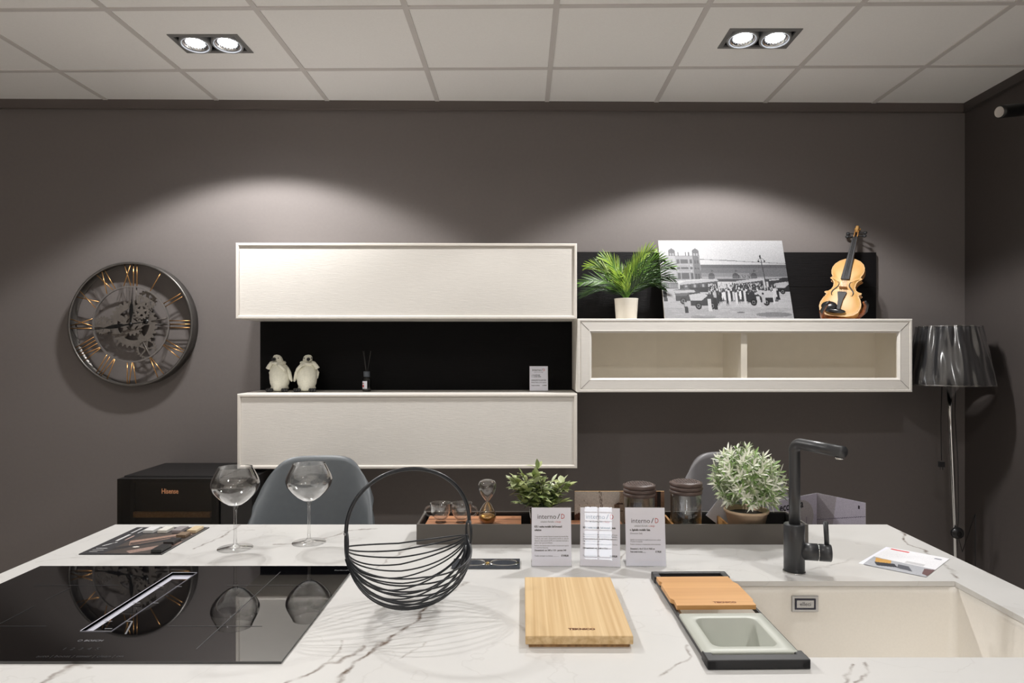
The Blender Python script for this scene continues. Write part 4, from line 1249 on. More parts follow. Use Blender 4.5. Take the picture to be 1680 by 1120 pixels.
adv = {'I': .019, 'V': .040, 'X': .046}
for k, s in enumerate(nums):
    ang = -2*PI*k/12
    Mn = CC @ Matrix.Rotation(ang, 4, 'Z')
    m = MB(); tw = sum(adv[c] for c in s); x = -tw/2
    lo, hi = RI+.003, RO-.010; r = .0027
    for c in s:
        a = adv[c]; cx = x+a/2; q = .019
        if c == 'I': segs = [((cx, hi), (cx, lo))]
        elif c == 'V': segs = [((cx-q, hi), (cx-.002, lo)), ((cx+q, hi), (cx+.002, lo))]
        else: segs = [((cx-q, hi), (cx+q, lo)), ((cx+q, hi), (cx-q, lo))]
        for i, (p, q2) in enumerate(segs):
            m.tube([(p[0], p[1], .055+.002*i), (q2[0], q2[1], .055+.002*i)], r, 8, M=Mn)
        x += a
    m.build('numeral', M_gold, t)
def gear(cx, cy, r, nt_, depth, z, th, hole, spokes, rot=0.0, hub=.25, sw=.12, mat=M_gear):
    n = nt_*6; out = []; inn = []
    for i in range(n):
        a = 2*PI*i/n+rot; ph = i % 6
        rr = r if ph in (1, 2, 3) else (r-depth if ph in (5, 0) else r-depth)
        if ph in (1, 3): rr = r-.0005
        out.append((cx+rr*math.cos(a), cy+rr*math.sin(a))); inn.append((cx+r*hole*math.cos(a), cy+r*hole*math.sin(a)))
    m = MB(); m.ringprism(out, inn, z, z+th, M=CC)
    if spokes:
        hb = r*hub; m.lathe([(0, z), (hb, z), (hb, z+th), (0, z+th)], 28, M=CC @ T(cx, cy, 0), smooth=False)
        for k in range(spokes):
            a = 2*PI*k/spokes+rot
            m.box(hb*.7, r*hole*1.02, -r*sw/2, r*sw/2, z+.0005, z+th-.0005, M=CC @ T(cx, cy, 0) @ Matrix.Rotation(a, 4, 'Z'))
    return m.build('gear', mat, t)
pz = 1/3.5*3.70/F
def g_(x, y): return ((x-742)*pz, (530-y)*pz)
gear(0, 0, .132, 30, .013, .030, .004, .66, 5, .2, .34, .26)
gear(0, 0, .063, 16, .010, .040, .004, .55, 4, .1, .40, .35)
c = g_(822, 392); gear(*c, .056, 18, .008, .036, .004, .62, 5, .1, .3, .3)
c = g_(798, 455); gear(*c, .046, 16, .007, .044, .004, .6, 5, .3, .35, .3)
c = g_(577, 537); gear(*c, .052, 20, .007, .040, .004, .66, 6, .1, .28, .34)
c = g_(820, 672); gear(*c, .056, 22, .007, .034, .004, .78, 5, .2, .2, .14)
m = MB()
for a in (10, 82, 185, 300):
    a = math.radians(a); m.tube([(.10*math.cos(a), .10*math.sin(a), .033), (RI*math.cos(a), RI*math.sin(a), .051)], .003, 8, M=CC)
m.tube([(-.2, 0, .008), (.2, 0, .008)], .004, 8, M=CC)
m.tube([(-RO+.008, 0, .008), (RO-.008, 0, .008)], .004, 8, M=CC)
m.tube([(0, 0, .006), (0, 0, .056)], .007, 16, M=CC)
m.build('bracket', M_gear, t)
def hand(ang, L_, wd, tail, z, name, disc=True):
    m = MB(); q = math.radians(ang)
    pts = [(tail, -.002), (tail, .002), (0, .0035), (-L_*.15, .0045), (-L_*.32, wd), (-L_*.5, wd*.75), (-L_*.62, .0022), (-L_, .0006), (-L_, -.0006), (-L_*.62, -.0022), (-L_*.5, -wd*.75), (-L_*.32, -wd), (-L_*.15, -.0045), (0, -.0035)]
    Mq = CC @ Matrix.Rotation(q, 4, 'Z')
    m.prism([(x, y) for x, y in reversed(pts)], z, z+.0015, M=Mq)
    if disc: m.lathe([(0, z), (.014, z), (.014, z+.0015), (0, z+.0015)], 24, M=Mq @ T(tail, 0, 0))
    m.build(name, M_hand, t)
hand(9.0, .228, .0110, .085, .062, 'minute_hand')
hand(-93, .200, .0110, .02, .059, 'hour_hand', False)
m = MB(); m.lathe([(0, .056), (.010, .056), (.010, .064), (0, .066)], 24, M=CC); m.build('centre_boss', M_hand, t)

# ------------------------------------------------------------------ ornaments on the lower cabinet
ZL = CL[3]
M_cer = pm('speckled_stoneware', (240, 239, 224), .65, noise=.08, scale=120, bump=.5, bscale=160)
M_pbk = pm('glazed_black', (40, 40, 42), .25)
def penguin(px, mir, label):
    u, _ = onw(px, 640, .15)
    t = wthing('penguin_figurine', label, 'figurine', u, .16, ZL, group='pair of stoneware penguins')
    X = Matrix.Diagonal((mir, 1, 1, 1))
    m = MB()
    prof = [(0, .004), (.030, .004), (.044, .010), (.046, .020), (.043, .030), (.049, .045), (.0525, .075), (.052, .10), (.047, .122), (.038, .138), (.029, .147), (.024, .152), (.024, .158), (.0245, .17), (.022, .184), (.014, .193), (0, .196)]
    n = 40; 
    m.lathe(prof, n, M=X, sy=.9)
    m.v = [(x+(-.010*mir*max(0, (z-.14)/.05)), y-.012*max(0, (z-.14)/.05), z) for x, y, z in m.v]
    m.build('body', M_cer, t, sub=0)
    m = MB()   # scarf round the neck
    m.tube([(mir*(-.004)+.030*math.cos(a), -.006+.028*math.sin(a), .150+.004*math.sin(2*a)) for a in [2*PI*k/24 for k in range(24)]], .0085, 10, closed=True)
    m.tube([(-.026, -.010, .154), (-.040, -.012, .150), (-.052, -.010, .135), (-.058, -.008, .122)], [.010, .011, .011, .013], 10, M=X)
    m.tube([(.0, -.034, .148), (.018, -.048, .138), (.034, -.044, .122), (.042, -.036, .112)], [.008, .0085, .008, .007], 10, M=X)
    m.build('scarf', M_cer, t)
    m = MB(); m.tube([(.040, -.004, .128), (.052, -.006, .10), (.058, -.006, .075), (.066, -.004, .054)], [.008, .011, .010, .005], 10, M=X)
    m.build('wing', M_cer, t)
    m = MB(); m.tube([(-.040, .012, .125), (-.052, .012, .10), (-.050, .012, .07)], [.008, .010, .005], 10, M=X); m.build('wing', M_cer, t)
    m = MB(); m.tube([(mir*(-.017), -.030, .173), (mir*(-.020), -.045, .170), (mir*(-.021), -.056, .166)], [.0095, .0085, .002], 12); m.build('beak', M_pbk, t)
    m = MB()
    m.sphere((mir*(.004), -.0335, .178), .0032, 10); m.sphere((mir*(-.031), -.022, .178), .0032, 10); m.build('eye', M_pbk, t)
    for s in (-1, 1):
        m = MB()
        for k in (-1, 0, 1): m.sphere((s*.036+k*.011*1.0+s*.004, -.038-.004*(1-abs(k)), .0105), .0105, 14, sc=(.85, 1.5, 1))
        m.build('foot', M_pbk, t)
penguin(460, 1, 'cream stoneware penguin, left one of the pair, scarf end flying to the left')
penguin(504.5, -1, 'cream stoneware penguin, right one of the pair, scarf end flying to the right')
# reed diffuser
u, _ = onw(603, 640, .13)
t = wthing('reed_diffuser', 'small clear bottle with grey collar and thin reeds on the lower cabinet', 'diffuser', u, .15, ZL)
M_dglass = glassmat('smoke_bottle', (.42, .43, .44), 0, 1.5, 1.6)
m = MB(); m.lathe([(0, 0), (.019, 0), (.023, .003), (.0235, .010), (.0235, .060), (.021, .070), (.014, .075), (.012, .078)], 32); m.build('bottle', M_dglass, t)
m = MB(); m.lathe([(0, .004), (.020, .004), (.0215, .01), (.0215, .03), (0, .03)], 28); m.build('liquid', glassmat('oil', (.6, .58, .52), 0, 1.4), t)
m = MB(); m.lathe([(.004, .078), (.0165, .078), (.0165, .105), (.0155, .107), (.004, .107)], 32, closed=True); m.build('collar', pm('slate_collar', (86, 92, 100), .5), t)
m = MB()
for i in range(8):
    a = math.radians(-90-58+8*i)
    pass
vs = []
for k in range(9):
    a = math.radians(-145+9*k); vs += [(.0238*math.cos(a), .0238*math.sin(a), .016), (.0238*math.cos(a), .0238*math.sin(a), .056)]
m.add(vs, [(2*k, 2*k+2, 2*k+3, 2*k+1) for k in range(8)], 0, True); m.build('paper_label', M_paper, t)
m = MB()
m.sphere((-.013, -.0195, .044), .004, 10, sc=(1, .3, 1)); m.box(-.017, -.010, -.0225, -.0205, .024, .036); m.build('label_print', M_red, t)
for (a, b_) in ((-.020, .0), (-.016, .006), (.022, -.002)):
    m = MB(); m.tube([(b_*.3, 0, .02), (a*.2, b_, .107), (a, b_, .215)], .0011, 6); m.build('reed', pm('dark_reed', (70, 68, 66), .6), t)
# small price stand
u, _ = onw(884, 640, .15)
small = [('interno', -.35, .80, .0165, 0, 'LEFT', .0002, .46), ('/', .145, .80, .0175, 0, 'LEFT', .0002, .07), ('D', .235, .80, .0175, 1, 'LEFT', .0002, .085), ("soluzioni d'arredo e design", -.27, .74, .0062, 0, 'LEFT', 0, .5),
    ('n. 2 pensili ciechi', -.38, .62, .0066, 0, 'LEFT', .0004, .45), ('n. 1 pensile vetrina', -.38, .56, .0066, 0, 'LEFT', .0004, .5),
    ('Composizione mobili soggiorno con pensili a ribalta e', -.40, .44, .0055, 0, 'LEFT', .0002, .8), ('schienali in rovere nero', -.40, .40, .0055, 0, 'LEFT', .0002, .8), ('Finitura bianco poro aperto', -.40, .33, .0055, 0, 'LEFT', .0002, .8),
    ('Totale iva inclusa', -.40, .22, .0055, 0, 'LEFT', .0003, .45), ('€ 2.490,00', .2, .22, .0062, 0, 'LEFT', .0003, .22)]
pw = W(u, .15, ZL)
price_stand(pw, WA, 9, 'small clear price stand with white card at the right end of the lower cabinet', small, W_=.100, H_=.137, group=None)

# ------------------------------------------------------------------ things on the glass cabinet
ZG = GC[3]
# palm
u, _ = onw(1027.5, 520, .17)
t = wthing('potted_palm', 'small green palm in a ribbed white cylinder pot on the glass cabinet', 'potted plant', u, .17, ZG)
M_wp = pm('white_ceramic', (222, 216, 206), .5)
m = MB(); n = 72
prof = [(.052, 0), (.055, .003), (.0625, .112), (.0635, .114), (.0575, .114), (.056, .10), (0, .10)]
m.lathe([(0, 0)]+prof, 72)
m.build('pot', M_wp, t)
m = MB(); m.lathe([(0, .104), (.056, .1005)], 24); m.build('soil', M_trayin, t)
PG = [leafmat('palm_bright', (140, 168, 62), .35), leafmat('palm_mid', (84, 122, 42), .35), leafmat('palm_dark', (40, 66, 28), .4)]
rs = random.Random(8)
fr = [  # end x, end height, y, sag, shade
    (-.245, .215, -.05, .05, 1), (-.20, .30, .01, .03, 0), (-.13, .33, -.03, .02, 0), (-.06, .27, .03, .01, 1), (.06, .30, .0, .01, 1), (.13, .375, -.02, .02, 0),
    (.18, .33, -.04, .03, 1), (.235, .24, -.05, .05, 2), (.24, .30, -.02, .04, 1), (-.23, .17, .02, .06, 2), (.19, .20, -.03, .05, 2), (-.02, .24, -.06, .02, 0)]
for (ex, ez, ey, sag, sh) in fr:
    m = MB(); pts = []
    for k in range(15):
        s = k/14
        pts.append(Vector((ex*(s**1.25), ey*s, .10+(ez-.10)*(1-(1-s)**1.5)+sag*math.sin(PI*s)*.6-sag*s*s*.5)))
    m.tube(pts, [.0022-.0012*k/14 for k in range(15)], 6, mi=1)
    nl = 23
    for k in range(nl):
        s = .16+.84*k/(nl-1); f = s*14; i = min(int(f), 13); c = pts[i].lerp(pts[i+1], f-i)
        tg = (pts[i+1]-pts[i]).normalized()
        side = tg.cross(Vector((0, 1, 0))).normalized(); sd2 = tg.cross(side).normalized()
        for sg in (-1, 1):
            sp = side*sg*.62+sd2*sg*.45*rs.uniform(.3, 1.2)+Vector((0, -.25, 0))
            d = (tg*(.75+.6*s)+sp*(1-.35*s)).normalized()
            L_ = (.085*math.sin(PI*min(.25+s*.72, 1))**.7+.02)*rs.uniform(.85, 1.05)
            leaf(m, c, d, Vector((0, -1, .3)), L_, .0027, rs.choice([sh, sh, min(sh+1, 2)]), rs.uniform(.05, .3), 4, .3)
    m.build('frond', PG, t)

# black and white photograph
P_ = Print(300, 190, (206, 206, 208))
yy = P_.y; xx = P_.x
sky = 214+18*np.exp(-((xx-.1)/.35)**2)-34*np.clip((xx-.35)*1.2, 0, 1)*np.clip(yy*3, 0, 1)
P_.a[:] = np.stack([sky, sky, sky+3], -1)
def D_(v): return (v, v, v+4)
P_.rect(.31, .315, 1, .5, D_(122)); P_.rect(.31, .315, 1, .36, D_(104)); P_.rect(.31, .42, .7, .49, D_(170), .5); P_.rect(.31, .47, 1, .5, D_(196), .6)
P_.line(.32, .245, 1, .30, .004, D_(120)); P_.line(.32, .25, .6, .26, .003, D_(140))
# ground
P_.rect(0, .62, 1, 1, D_(204)); P_.rect(0, .86, 1, 1, D_(192))
r3 = np.random.RandomState(9)
for k in range(260):
    x, y = r3.uniform(0, 1), r3.uniform(.66, 1); P_.ell(x, y, r3.uniform(.01, .05), r3.uniform(.003, .008), D_(r3.choice([178, 186, 212, 220])), .45)

# building
P_.poly([(.035, .21), (.125, .21), (.125, .56), (.02, .56)], D_(196)); P_.poly([(.125, .2), (.32, .2), (.322, .5), (.125, .52)], D_(176))
P_.poly([(.265, .2), (.312, .21), (.322, .49), (.265, .5)], D_(122))
for cx in (.10, .29):
    P_.rect(cx-.028, .145, cx+.026, .2, D_(128)); P_.ell(cx, .145, .027, .035, D_(118)); P_.rect(cx-.018, .17, cx+.018, .2, D_(214), .7); P_.rect(cx-.004, .165, cx+.004, .2, D_(110)); P_.rect(cx-.003, .10, cx+.003, .12, D_(110))
P_.rect(.04, .198, .32, .206, D_(110))
for cx in (.15, .21, .235): P_.rect(cx-.004, .155, cx+.004, .2, D_(96))
for r_, (y0, y1) in enumerate(((.25, .30), (.345, .375), (.42, .50))):
    for (a, b_) in ((.135, .158), (.165, .222), (.236, .256)):
        if r_ == 2 and b_ < .17: pass
        P_.rect(a, y0, b_, y1, D_(92))
    for a in (.275, .295): P_.rect(a, y0+.01, a+.012, y1, D_(84))
    for a in (.06, .09): P_.rect(a, y0+.01, a+.011, y1-.005, D_(140))
P_.rect(.135, .316, .25, .334, D_(202)); P_.rect(.135, .388, .25, .404, D_(204)); P_.rect(.145, .39, .24, .40, D_(140), .6); P_.rect(.145, .32, .24, .33, D_(140), .6)
P_.rect(.02, .55, .13, .62, D_(120)); 
for k in range(8): P_.rect(.028+.013*k, .565, .036+.013*k, .61, D_(170))
# pavilions by the sea
for cx in (.4, .59, .735):
    P_.ell(cx, .46, .024, .04, D_(86)); P_.rect(cx-.026, .46, cx+.024, .50, D_(110)); P_.line(cx, .38, cx, .44, .003, D_(90)); P_.poly([(cx, .38), (cx+.022, .395), (cx, .41)], D_(90))
for k in range(12): P_.rect(.615+.008*k, .45+.012*(k % 3), .619+.008*k, .49, D_(70))
P_.rect(.44, .495, .95, .53, D_(86)); P_.rect(.44, .49, .95, .50, D_(170), .7)
# buses
def bus(x0, y0, x1, y1, rf):
    P_.poly([(x0, y0+.03), (x1, y0-.015), (x1, y1-.01), (x0, y1)], D_(96))
    P_.poly([(x0-.01, y0+.035), (x0+.04, y0), (x1-.01, y0-.035), (x1+.01, y0-.012), (x1, y0-.005), (x0, y0+.045)], D_(rf))
    n = 9
    for k in range(n):
        f = (k+.25)/n; xa = x0+(x1-x0)*f; P_.rect(xa, y0+.055-.04*f, xa+(x1-x0)/n*.55, y0+.10-.04*f, D_(176 if k % 2 else 70))
    P_.poly([(x0, y1-.05), (x1, y1-.065), (x1, y1), (x0, y1+.01)], D_(58))
bus(.14, .53, .44, .66, 202)
bus(.56, .52, .80, .63, 198); P_.rect(.80, .49, .812, .66, D_(200))
P_.poly([(.84, .5), (.99, .48), (.99, .6), (.84, .6)], D_(70)); P_.poly([(.85, .505), (.93, .495), (.93, .51), (.85, .52)], D_(200))
# lamp post
P_.line(.806, .19, .822, .60, .006, D_(70)); P_.ell(.804, .21, .007, .016, D_(60)); P_.line(.787, .25, .806, .225, .004, D_(70)); P_.line(.806, .225, .832, .25, .004, D_(70)); P_.ell(.787, .27, .006, .014, D_(60)); P_.ell(.834, .27, .006, .014, D_(60))
# crowd
r2 = np.random.RandomState(4)
P_.poly([(.36, .62), (.9, .6), (.9, .78), (.36, .78)], D_(84), .9)
for k in range(330):
    x = r2.uniform(.36, .9); y = r2.uniform(.56, .74)-.02*math.cos((x-.6)*6)
    sz = .5+1.2*(y-.5); v = r2.choice([225, 215, 200, 60, 40, 120])
    P_.ell(x, y, .0045*sz, .010*sz, D_(v)); P_.rect(x-.005*sz, y+.008*sz, x+.005*sz, y+.05*sz, D_(r2.choice([228, 214, 190, 52, 70])))
for (x, v) in ((.385, 60), (.41, 200), (.43, 50), (.452, 40), (.472, 240), (.487, 236), (.502, 70), (.52, 232), (.541, 50), (.556, 214), (.575, 236), (.592, 90), (.607, 242), (.625, 60), (.642, 224), (.66, 50), (.70, 210), (.865, 232), (.885, 220)):
    yb_ = .80+.04*math.sin(x*90); yt_ = .655+.012*math.sin(x*57); P_.poly([(x-.008, yt_), (x+.008, yt_), (x+.009, yb_-.06), (x+.006, yb_), (x, yb_-.04), (x-.007, yb_), (x-.009, yb_-.06)], D_(v)); P_.ell(x, yt_-.012, .0055, .013, D_(80 if v > 100 else 200)); P_.ell(x, yt_-.02, .007, .006, D_(235 if v < 100 else 60))
# cars
def car(x, y, s, body, hood, fl=1):
    P_.poly([(x, y-.02*s), (x+.09*s*fl, y-.075*s), (x+.17*s*fl, y-.06*s), (x+.2*s*fl, y), (x+.2*s*fl, y+.07*s), (x, y+.07*s)], D_(body))
    P_.poly([(x-.01*fl, y-.06*s), (x+.10*s*fl, y-.085*s), (x+.13*s*fl, y-.05*s), (x+.08*s*fl, y+.01*s), (x, y+.01*s)], D_(hood))
    for wx in (.055, .155):
        P_.ell(x+wx*s*fl, y+.07*s, .024*s, .042*s, D_(34)); P_.ell(x+wx*s*fl, y+.07*s, .013*s, .023*s, D_(150)); P_.ell(x+wx*s*fl, y+.07*s, .008*s, .014*s, D_(50))
car(.10, .70, 1.05, 78, 120); P_.poly([(.09, .645), (.25, .635), (.26, .665), (.1, .68)], D_(206))
car(.215, .76, 1.05, 66, 214)
car(.86, .72, -1.0 if False else 1.0, 60, 206, -1)
P_.poly([(.72, .67), (.84, .64), (.86, .70), (.72, .695)], D_(206)); car(.90, .60, .8, 56, 190)
P_.rect(.90, .58, .96, .60, D_(196)); P_.rect(.955, .48, 1, .53, D_(60))
for (x, y0, y1, v) in ((.175, .80, .92, 60), (.36, .73, .90, 226), (.405, .72, .88, 40), (.745, .70, .85, 214), (.785, .68, .8, 200), (.9, .63, .76, 60), (.88, .60, .72, 220), (.02, .60, .78, 60)):
    P_.ell(x, y0, .008, .014, D_(70 if v > 100 else 190)); P_.poly([(x-.014, y0+.015), (x+.012, y0+.015), (x+.016, y1), (x-.012, y1)], D_(v)); 
P_.rect(.163, .79, .19, .84, D_(196)); P_.ell(.595, .915, .03, .008, D_(110), .8); P_.ell(.85, .94, .14, .03, D_(110), .5); P_.ell(.3, .97, .1, .02, D_(130), .4)
P_.grain(7)
P_.a = 6+np.clip(P_.a-36, 0, 255)*.80
ul, zt_ = onw(1086, 394, .065); ur, _ = onw(1291, 394, .065)
bl, _ = onw(1090.5, 522, .225); br, _ = onw(1303, 522, .225)
w2 = br-bl; lean = math.atan2(.225-.03-.02, zt_-ZG+.02)
hh = math.hypot(zt_-ZG, .165)
lean = math.asin(.165/hh)
t = wthing('photo_print', 'large black-and-white photograph of old buses and a crowd, leaning beside the palm', 'picture', (bl+br)/2, .225, ZG)
Mp = R('X', -math.degrees(lean))
P_.build('photograph', M_print, t, w2, hh-.002, Mp @ T(-w2/2, -.0005, .0015) @ R('X', 90))
m = MB(); m.box(-w2/2, w2/2, 0, .006, .0015, hh, M=Mp); m.build('backing_board', pm('birch_edge', (196, 184, 160), .6), t)

# violin -----------------------------------------------------------------------
vu, _ = onw(1372.5, 520, .18)
vio = wthing('violin', 'pale honey-coloured violin without bow, leaning back on a small brown stand', 'violin', vu, .19, ZG+.020)
Mv = T(0, 0, .0) @ Matrix.Scale(1.07, 4) @ R('Y', 21) @ R('X', -17) @ R('Z', -38)
HB = .335
half = [(0, 0), (.0, .02), (.006, .045), (.03, .075), (.08, .095), (.15, .103), (.22, .102), (.29, .094), (.34, .083), (.365, .080), (.385, .090), (.40, .094), (.41, .088), (.42, .074), (.45, .062), (.50, .0555), (.56, .0565), (.60, .063), (.625, .072), (.635, .078), (.65, .080), (.665, .072), (.68, .071), (.72, .079), (.78, .083), (.84, .081), (.90, .071), (.95, .053), (.985, .028), (.995, .014), (1.0, 0)]
sc_ = HB/.355
hp_ = [(w_*.93, t_*HB) for t_, w_ in half]
outl = [(-w_, z) for w_, z in hp_[1:-1]]
outl = [(w_, z) for w_, z in hp_]+[(-w_, z) for w_, z in reversed(hp_[1:-1])]
cx, cz2 = 0, HB*.47
def off(k, y):
    r = []
    n = len(outl)
    for i, (x, z) in enumerate(outl):
        p, q = outl[i-1], outl[(i+1) % n]
        tx, tz = q[0]-p[0], q[1]-p[1]; L_ = math.hypot(tx, tz) or 1
        nx, nz = -tz/L_, tx/L_
        r.append((x+nx*k, y, z+nz*k))
    return r
def scl(f, y, k=.003): 
    return [(x*f, y, cz2+(z-cz2)*(1-(1-f)*.75)) for x, _, z in off(k, y)]
m = MB(); loft(m, [off(.003, .0), off(.0, .0), off(0, -.003), scl(.96, -.0035), scl(.86, -.0065), scl(.7, -.010), scl(.45, -.0125), scl(.2, -.0135), scl(.02, -.0138)], M=Mv, cap=True, smooth=False)
for i in range(len(m.sm)): m.sm[i] = i >= len(outl)*3
m.build('soundboard', M_violin, vio)
m = MB(); loft(m, [off(.003, .0), off(.003, .030)], M=Mv); m.build('ribs', M_violin_side, vio)
m = MB(); loft(m, [off(.003, .030), off(0, .030), off(0, .034), scl(.9, .036), scl(.6, .042), scl(.05, .045)], M=Mv, cap=True, smooth=False); m.build('back_plate', M_violin_side, vio)
# purfling line
m = MB(); ol = off(.0055, -.0036); m.tube(ol, .0005, 4, closed=True, M=Mv); m.build('purfling', M_brown, vio)
# f holes
for s in (-1, 1):
    m = MB(); pts = []
    for k in range(21):
        q_ = k/20; z = HB*(.33+.24*q_)
        x = s*(.046-.018*q_+.008*math.sin(2*PI*q_)*1.0)
        pts.append((x, -.0115-.001*math.sin(PI*q_), z))
    m.tube(pts, [.0016+.0017*math.sin(PI*k/20) for k in range(21)], 6, M=Mv)
    m.sphere((pts[0][0]-s*.004, -.0098, pts[0][2]+.002), .0032, 10, M=Mv); m.sphere((pts[-1][0]+s*.004, -.0104, pts[-1][2]-.002), .0027, 10, M=Mv)
    m.build('f_hole', M_hand, vio)
M_eb = pm('ebony', (26, 26, 28), .6)
m = MB()   # neck and scroll
m.tube([(0, .010, HB-.01), (0, .006, HB+.02), (0, .002, HB+.08), (0, .003, HB+.125)], [.017, .0125, .0115, .011], 14, M=Mv)
m.box(-.010, -.006, -.008, .016, HB+.122, HB+.165, M=Mv); m.box(.006, .010, -.008, .016, HB+.122, HB+.165, M=Mv); m.box(-.006, .006, .008, .016, HB+.118, HB+.17, M=Mv)
m.build('neck', M_violin_side, vio, bevel=.0015)
m = MB()
sp = []
for k in range(30):
    a = k/29*PI*3.2; r_ = .019-.0045*a/PI*1.15
    sp.append((0, .004+r_*math.cos(a+PI*.9)*1.0, HB+.180+r_*math.sin(a+PI*.9)))
m.tube(sp, [.0085-.003*k/29 for k in range(30)], 10, M=Mv)
m.lathe([(0, -.014), (.006, -.014), (.0065, -.009), (.010, -.0065), (.010, .0065), (.0065, .009), (.006, .014), (0, .014)], 18, M=Mv @ T(0, .004, HB+.180) @ R('Y', 90))
m.build('scroll', M_violin, vio)
m = MB()
vs = [(-.0205, -.017, HB*.60), (.0205, -.017, HB*.60), (.0115, -.0085, HB+.125), (-.0115, -.0085, HB+.125), (-.0205, -.024, HB*.60), (.0205, -.024, HB*.60), (.0115, -.0125, HB+.125), (-.0115, -.0125, HB+.125)]
m.add(vs, [(0, 1, 2, 3), (7, 6, 5, 4), (0, 4, 5, 1), (1, 5, 6, 2), (2, 6, 7, 3), (3, 7, 4, 0)], 0, False, Mv); m.build('fingerboard', M_eb, vio, bevel=.0015)
for i, (z, s) in enumerate(((.132, -1), (.150, -1), (.138, 1), (.158, 1))):
    m = MB(); m.tube([(-s*.010, 0, HB+z), (s*.026, 0, HB+z), (s*.032, 0, HB+z)], [.0028, .003, .0045], 10, M=Mv); m.sphere((s*.040, 0, HB+z), .0092, 12, M=Mv, sc=(1.1, .65, 1.0)); m.build('tuning_peg', M_eb, vio)
m = MB()
vs2 = [(-.019, HB*.435), (.019, HB*.435), (.021, HB*.447), (.011, HB*.50), (-.011, HB*.50), (-.021, HB*.447)]
m.prism([(a, b_) for a, b_ in vs2], -.0015, .0015, M=Mv @ T(0, -.0, 0) @ T(0, -.0135, 0) @ R('X', 0) @ Matrix(((1, 0, 0, 0), (0, 0, 1, 0), (0, 1, 0, 0), (0, 0, 0, 1))))
m.v = m.v[:]
mm = MB(); mm.box(-.019, .019, -.033, -.013, HB*.455, HB*.463, M=Mv); mm.box(-.020, -.012, -.016, -.011, HB*.453, HB*.465, M=Mv); mm.box(.012, .020, -.016, -.011, HB*.453, HB*.465, M=Mv)
mm.build('bridge', M_oak, vio, bevel=.001)
m = MB()
vs = [(-.006, HB*.055), (.006, HB*.055), (.0085, HB*.16), (.011, HB*.25), (.020, HB*.355), (.021, HB*.385), (-.021, HB*.385), (-.020, HB*.355), (-.011, HB*.25), (-.0085, HB*.16)]
m.prism(vs, .016, .022, M=Mv @ R('X', 90)); m.build('tailpiece', M_eb, vio, bevel=.0015)
m = MB()
for k in range(4):
    x = -.012+.008*k
    m.tube([(x, -.023, HB*.375), (x*1.05, -.0335, HB*.46), (x*.55, -.0265+.002*0, HB*.62), (x*.45, -.014, HB+.125)], .0006, 4, M=Mv)
    m.sphere((x, -.0235, HB*.378), .0022, 8, M=Mv)
m.build('strings', M_steel, vio)
m = MB(); m.sphere((-.045, -.020, HB*.135), .030, 20, M=Mv, sc=(1.25, .38, .85)); m.sphere((-.012, -.016, HB*.062), .03, 16, M=Mv, sc=(1.6, .42, .40)); m.build('chin_rest', pm('chin_rest_black', (30, 32, 36), .2), vio)
m = MB(); m.lathe([(0, -.006), (.005, -.006), (.006, 0), (0, 0)], 14, M=Mv @ T(0, .010, -.001)); m.build('end_button', M_eb, vio)
# stand
st = wthing('violin_stand', 'small brown wooden stand with padded arms holding the violin', 'instrument stand', vu+.012, .17, ZG)
m = MB(); m.box(-.085, .085, -.03, .015, 0, .012); m.box(-.02, .02, -.01, .14, 0, .010); m.build('base', M_brown, st, bevel=.003)
for s in (-1, 1):
    m = MB()
    pts = [(s*.05, -.010, .010), (s*.095, -.030, .018), (s*.112, -.055, .042), (s*.106, -.085, .074), (s*.088, -.098, .090)]
    m.tube(pts, [.012, .013, .012, .010, .007], 12); m.build('arm', M_brown, st)
    m = MB(); m.tube([(p[0]+s*.004, p[1]-.008, p[2]+.003) for p in pts[1:]], [.008, .009, .008, .006], 10); m.build('pad', M_black, st)
m = MB(); m.box(-.012, .012, .125, .137, .008, .15, M=R('X', -4)); m.build('back_support', M_brown, st, bevel=.002)

# ------------------------------------------------------------------ floor lamp in the right corner
LY = 3.56
pt = aty(1556, 630, LY)
lx = pt.x; sz0 = pt.z; szt = aty(1547, 536, LY).z
t = thing('floor_lamp', 'chrome floor lamp with dark pleated shade still in its plastic wrap, in the right corner', 'lamp', (lx+.047, LY, 0))
m = MB(); m.lathe([(0, 0), (.14, 0), (.14, .012), (.13, .018), (.02, .024), (0, .024)], 48); m.build('base', M_chrome, t)
m = MB()
m.tube([(0, 0, .02), (-.015, 0, .55), (-.035, 0, 1.0), (-.047, 0, 1.36)], .0115, 20); m.tube([(.006, .01, .02), (-.032, .012, .9), (-.036, .012, 1.3)], .006, 12)
m.build('pole', M_chrome, t)
n = 180; r0_, r1_ = .203, .140
def shade(r_add, amp, seed, zz0, zz1, rows, fine):
    m = MB(); rs_ = random.Random(seed); vs = []
    ph = [rs_.uniform(0, 6.28) for _ in range(8)]
    for j in range(rows+1):
        f = j/rows; rr = r0_+(r1_-r0_)*f+r_add
        for i in range(n):
            a = 2*PI*i/n
            w_ = amp*(fine*math.sin(45*a)+(1-fine)*(math.sin(7*a+ph[0]+1.6*f)+math.sin(13*a+ph[1]-2.2*f)*.8+math.sin(23*a+ph[2]+3*f)*.6+.5*math.sin(9*a+ph[3]+9*f)))
            vs.append(((rr+w_)*math.cos(a)-.047, (rr+w_)*math.sin(a), zz0+(zz1-zz0)*f))
    m.add(vs, [(j*n+i, j*n+(i+1) % n, (j+1)*n+(i+1) % n, (j+1)*n+i) for j in range(rows) for i in range(n)], 0, True)
    return m
M_shade = pm('charcoal_pleated_fabric', (34, 34, 37), .8)
m = shade(0, .0015, 1, sz0, szt, 10, 1.0); m.build('shade', M_shade, t, solid=.002)
m = MB()
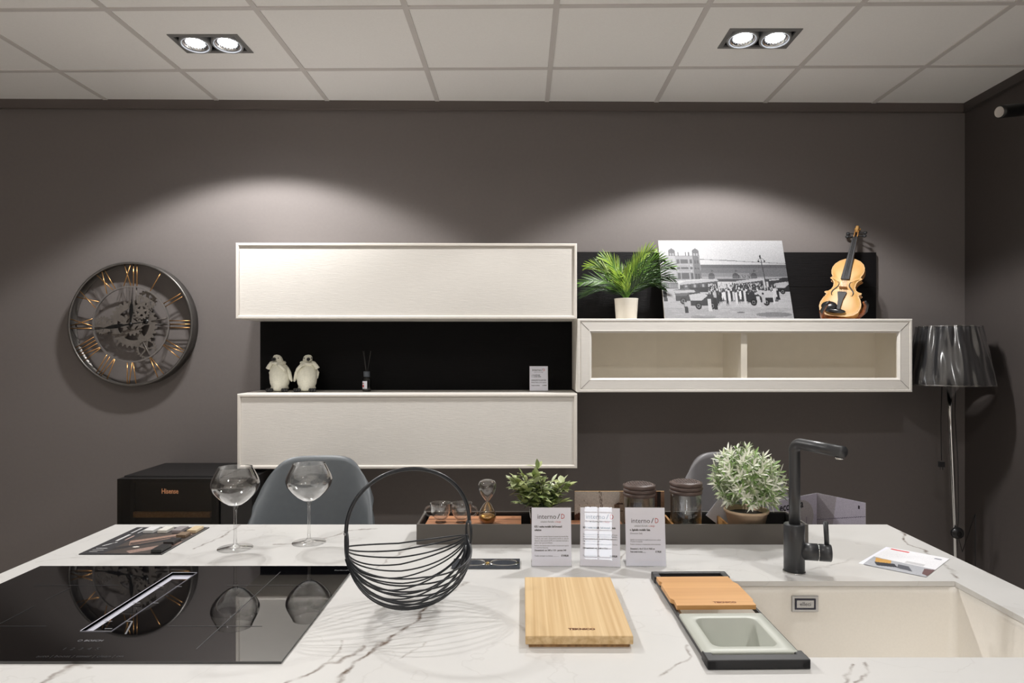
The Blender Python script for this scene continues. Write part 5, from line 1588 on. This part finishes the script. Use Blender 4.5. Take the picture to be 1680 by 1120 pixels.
for rr, z in ((r0_, sz0), (r1_, szt)): m.tube([((rr)*math.cos(a)-.047, rr*math.sin(a), z) for a in [2*PI*k/60 for k in range(60)]], .0035, 6, closed=True)
for k in range(3): m.tube([(-.047, 0, szt-.02), (-.047+r1_*math.cos(2.1*k), r1_*math.sin(2.1*k), szt-.004)], .002, 6)
m.build('shade_frame', M_gun, t)
M_wrap = glassmat('plastic_wrap', (.94, .94, .95), .16, 1.7, 2.4, 3.0)
m = shade(.011, .0044, 7, sz0-.004, szt+.004, 30, 0.0); m.build('plastic_wrap', M_wrap, t)
m = MB(); m.add([(-.15, -.14, sz0), (-.08, -.15, sz0), (-.115, -.13, sz0-.07)], [(0, 1, 2)]); m.build('plastic_wrap', M_wrap, t, solid=.0004)
m = MB()
kk = aty(1570, 874, LY-.03); ux = lambda p: (p.x-(lx+.045), p.y-LY, p.z)
m.tube([(-.01, .0, sz0+.02), ux(aty(1566, 680, LY-.02)), ux(aty(1571, 760, LY-.02)), ux(aty(1572, 850, LY-.03)), ux(kk), ux(aty(1578, 905, LY-.02)), (.06, -.05, .6), (.08, -.02, .01)], .0022, 8)
m.tube([(-.08, .0, sz0+.01), ux(aty(1543, 690, LY)), ux(aty(1544, 755, LY))], .0022, 8)
m.build('cable', M_black, t)
m = MB(); m.sphere(ux(kk), .031, 24, sc=(1.1, .7, 1)); m.lathe([(.012, .0), (.016, .002), (.019, 0)], 24, M=T(*ux(kk)) @ T(0, -.022, 0) @ R('X', 90)); m.build('foot_switch', pm('switch_black', (24, 24, 25), .3), t)
q = ux(aty(1544, 762, LY)); m = MB(); m.box(q[0]-.014, q[0]+.014, q[1]-.008, q[1]+.008, q[2]-.012, q[2]+.016); m.tube([(q[0]-.007, q[1], q[2]-.012), (q[0]-.007, q[1], q[2]-.028)], .002, 6); m.tube([(q[0]+.007, q[1], q[2]-.012), (q[0]+.007, q[1], q[2]-.028)], .002, 6)
m.build('plug', M_black, t, bevel=.002)

# spotlight on the right wall
LY2 = 3.05
p = aty(1640, 183.5, LY2)
t = thing('wall_spotlight', 'black cylinder spotlight mounted high on the dark right wall', 'spotlight', (RX, LY2+.06, p.z+.02))
q = Vector((p.x-RX, -.06, -.02)); ax = Vector((1, .18, .16)).normalized()
m = MB(); m.tube([q, q+ax*.02, q+ax*.10, q+ax*.16], [.0285, .0285, .0285, .0285], 28); m.build('head', M_hand, t)
qq_ = q-ax*.0005
m = MB(); m.lathe([(0, 0), (.014, .001), (.021, .002), (.0235, .004), (.0235, 0)], 28, M=T(*qq_) @ (-ax).to_track_quat('Z', 'Y').to_matrix().to_4x4()); m.build('lens', pm('frosted_lens', (190, 184, 178), .3), t)
m = MB(); m.box(-.14, -.10, -.05, -.01, -.06, .0); m.tube([(-.12, -.03, -.03), (0, 0, -.02)], .012, 10); m.box(-.006, 0, -.04, .04, -.05, .05); m.build('bracket', M_hand, t, bevel=.002)
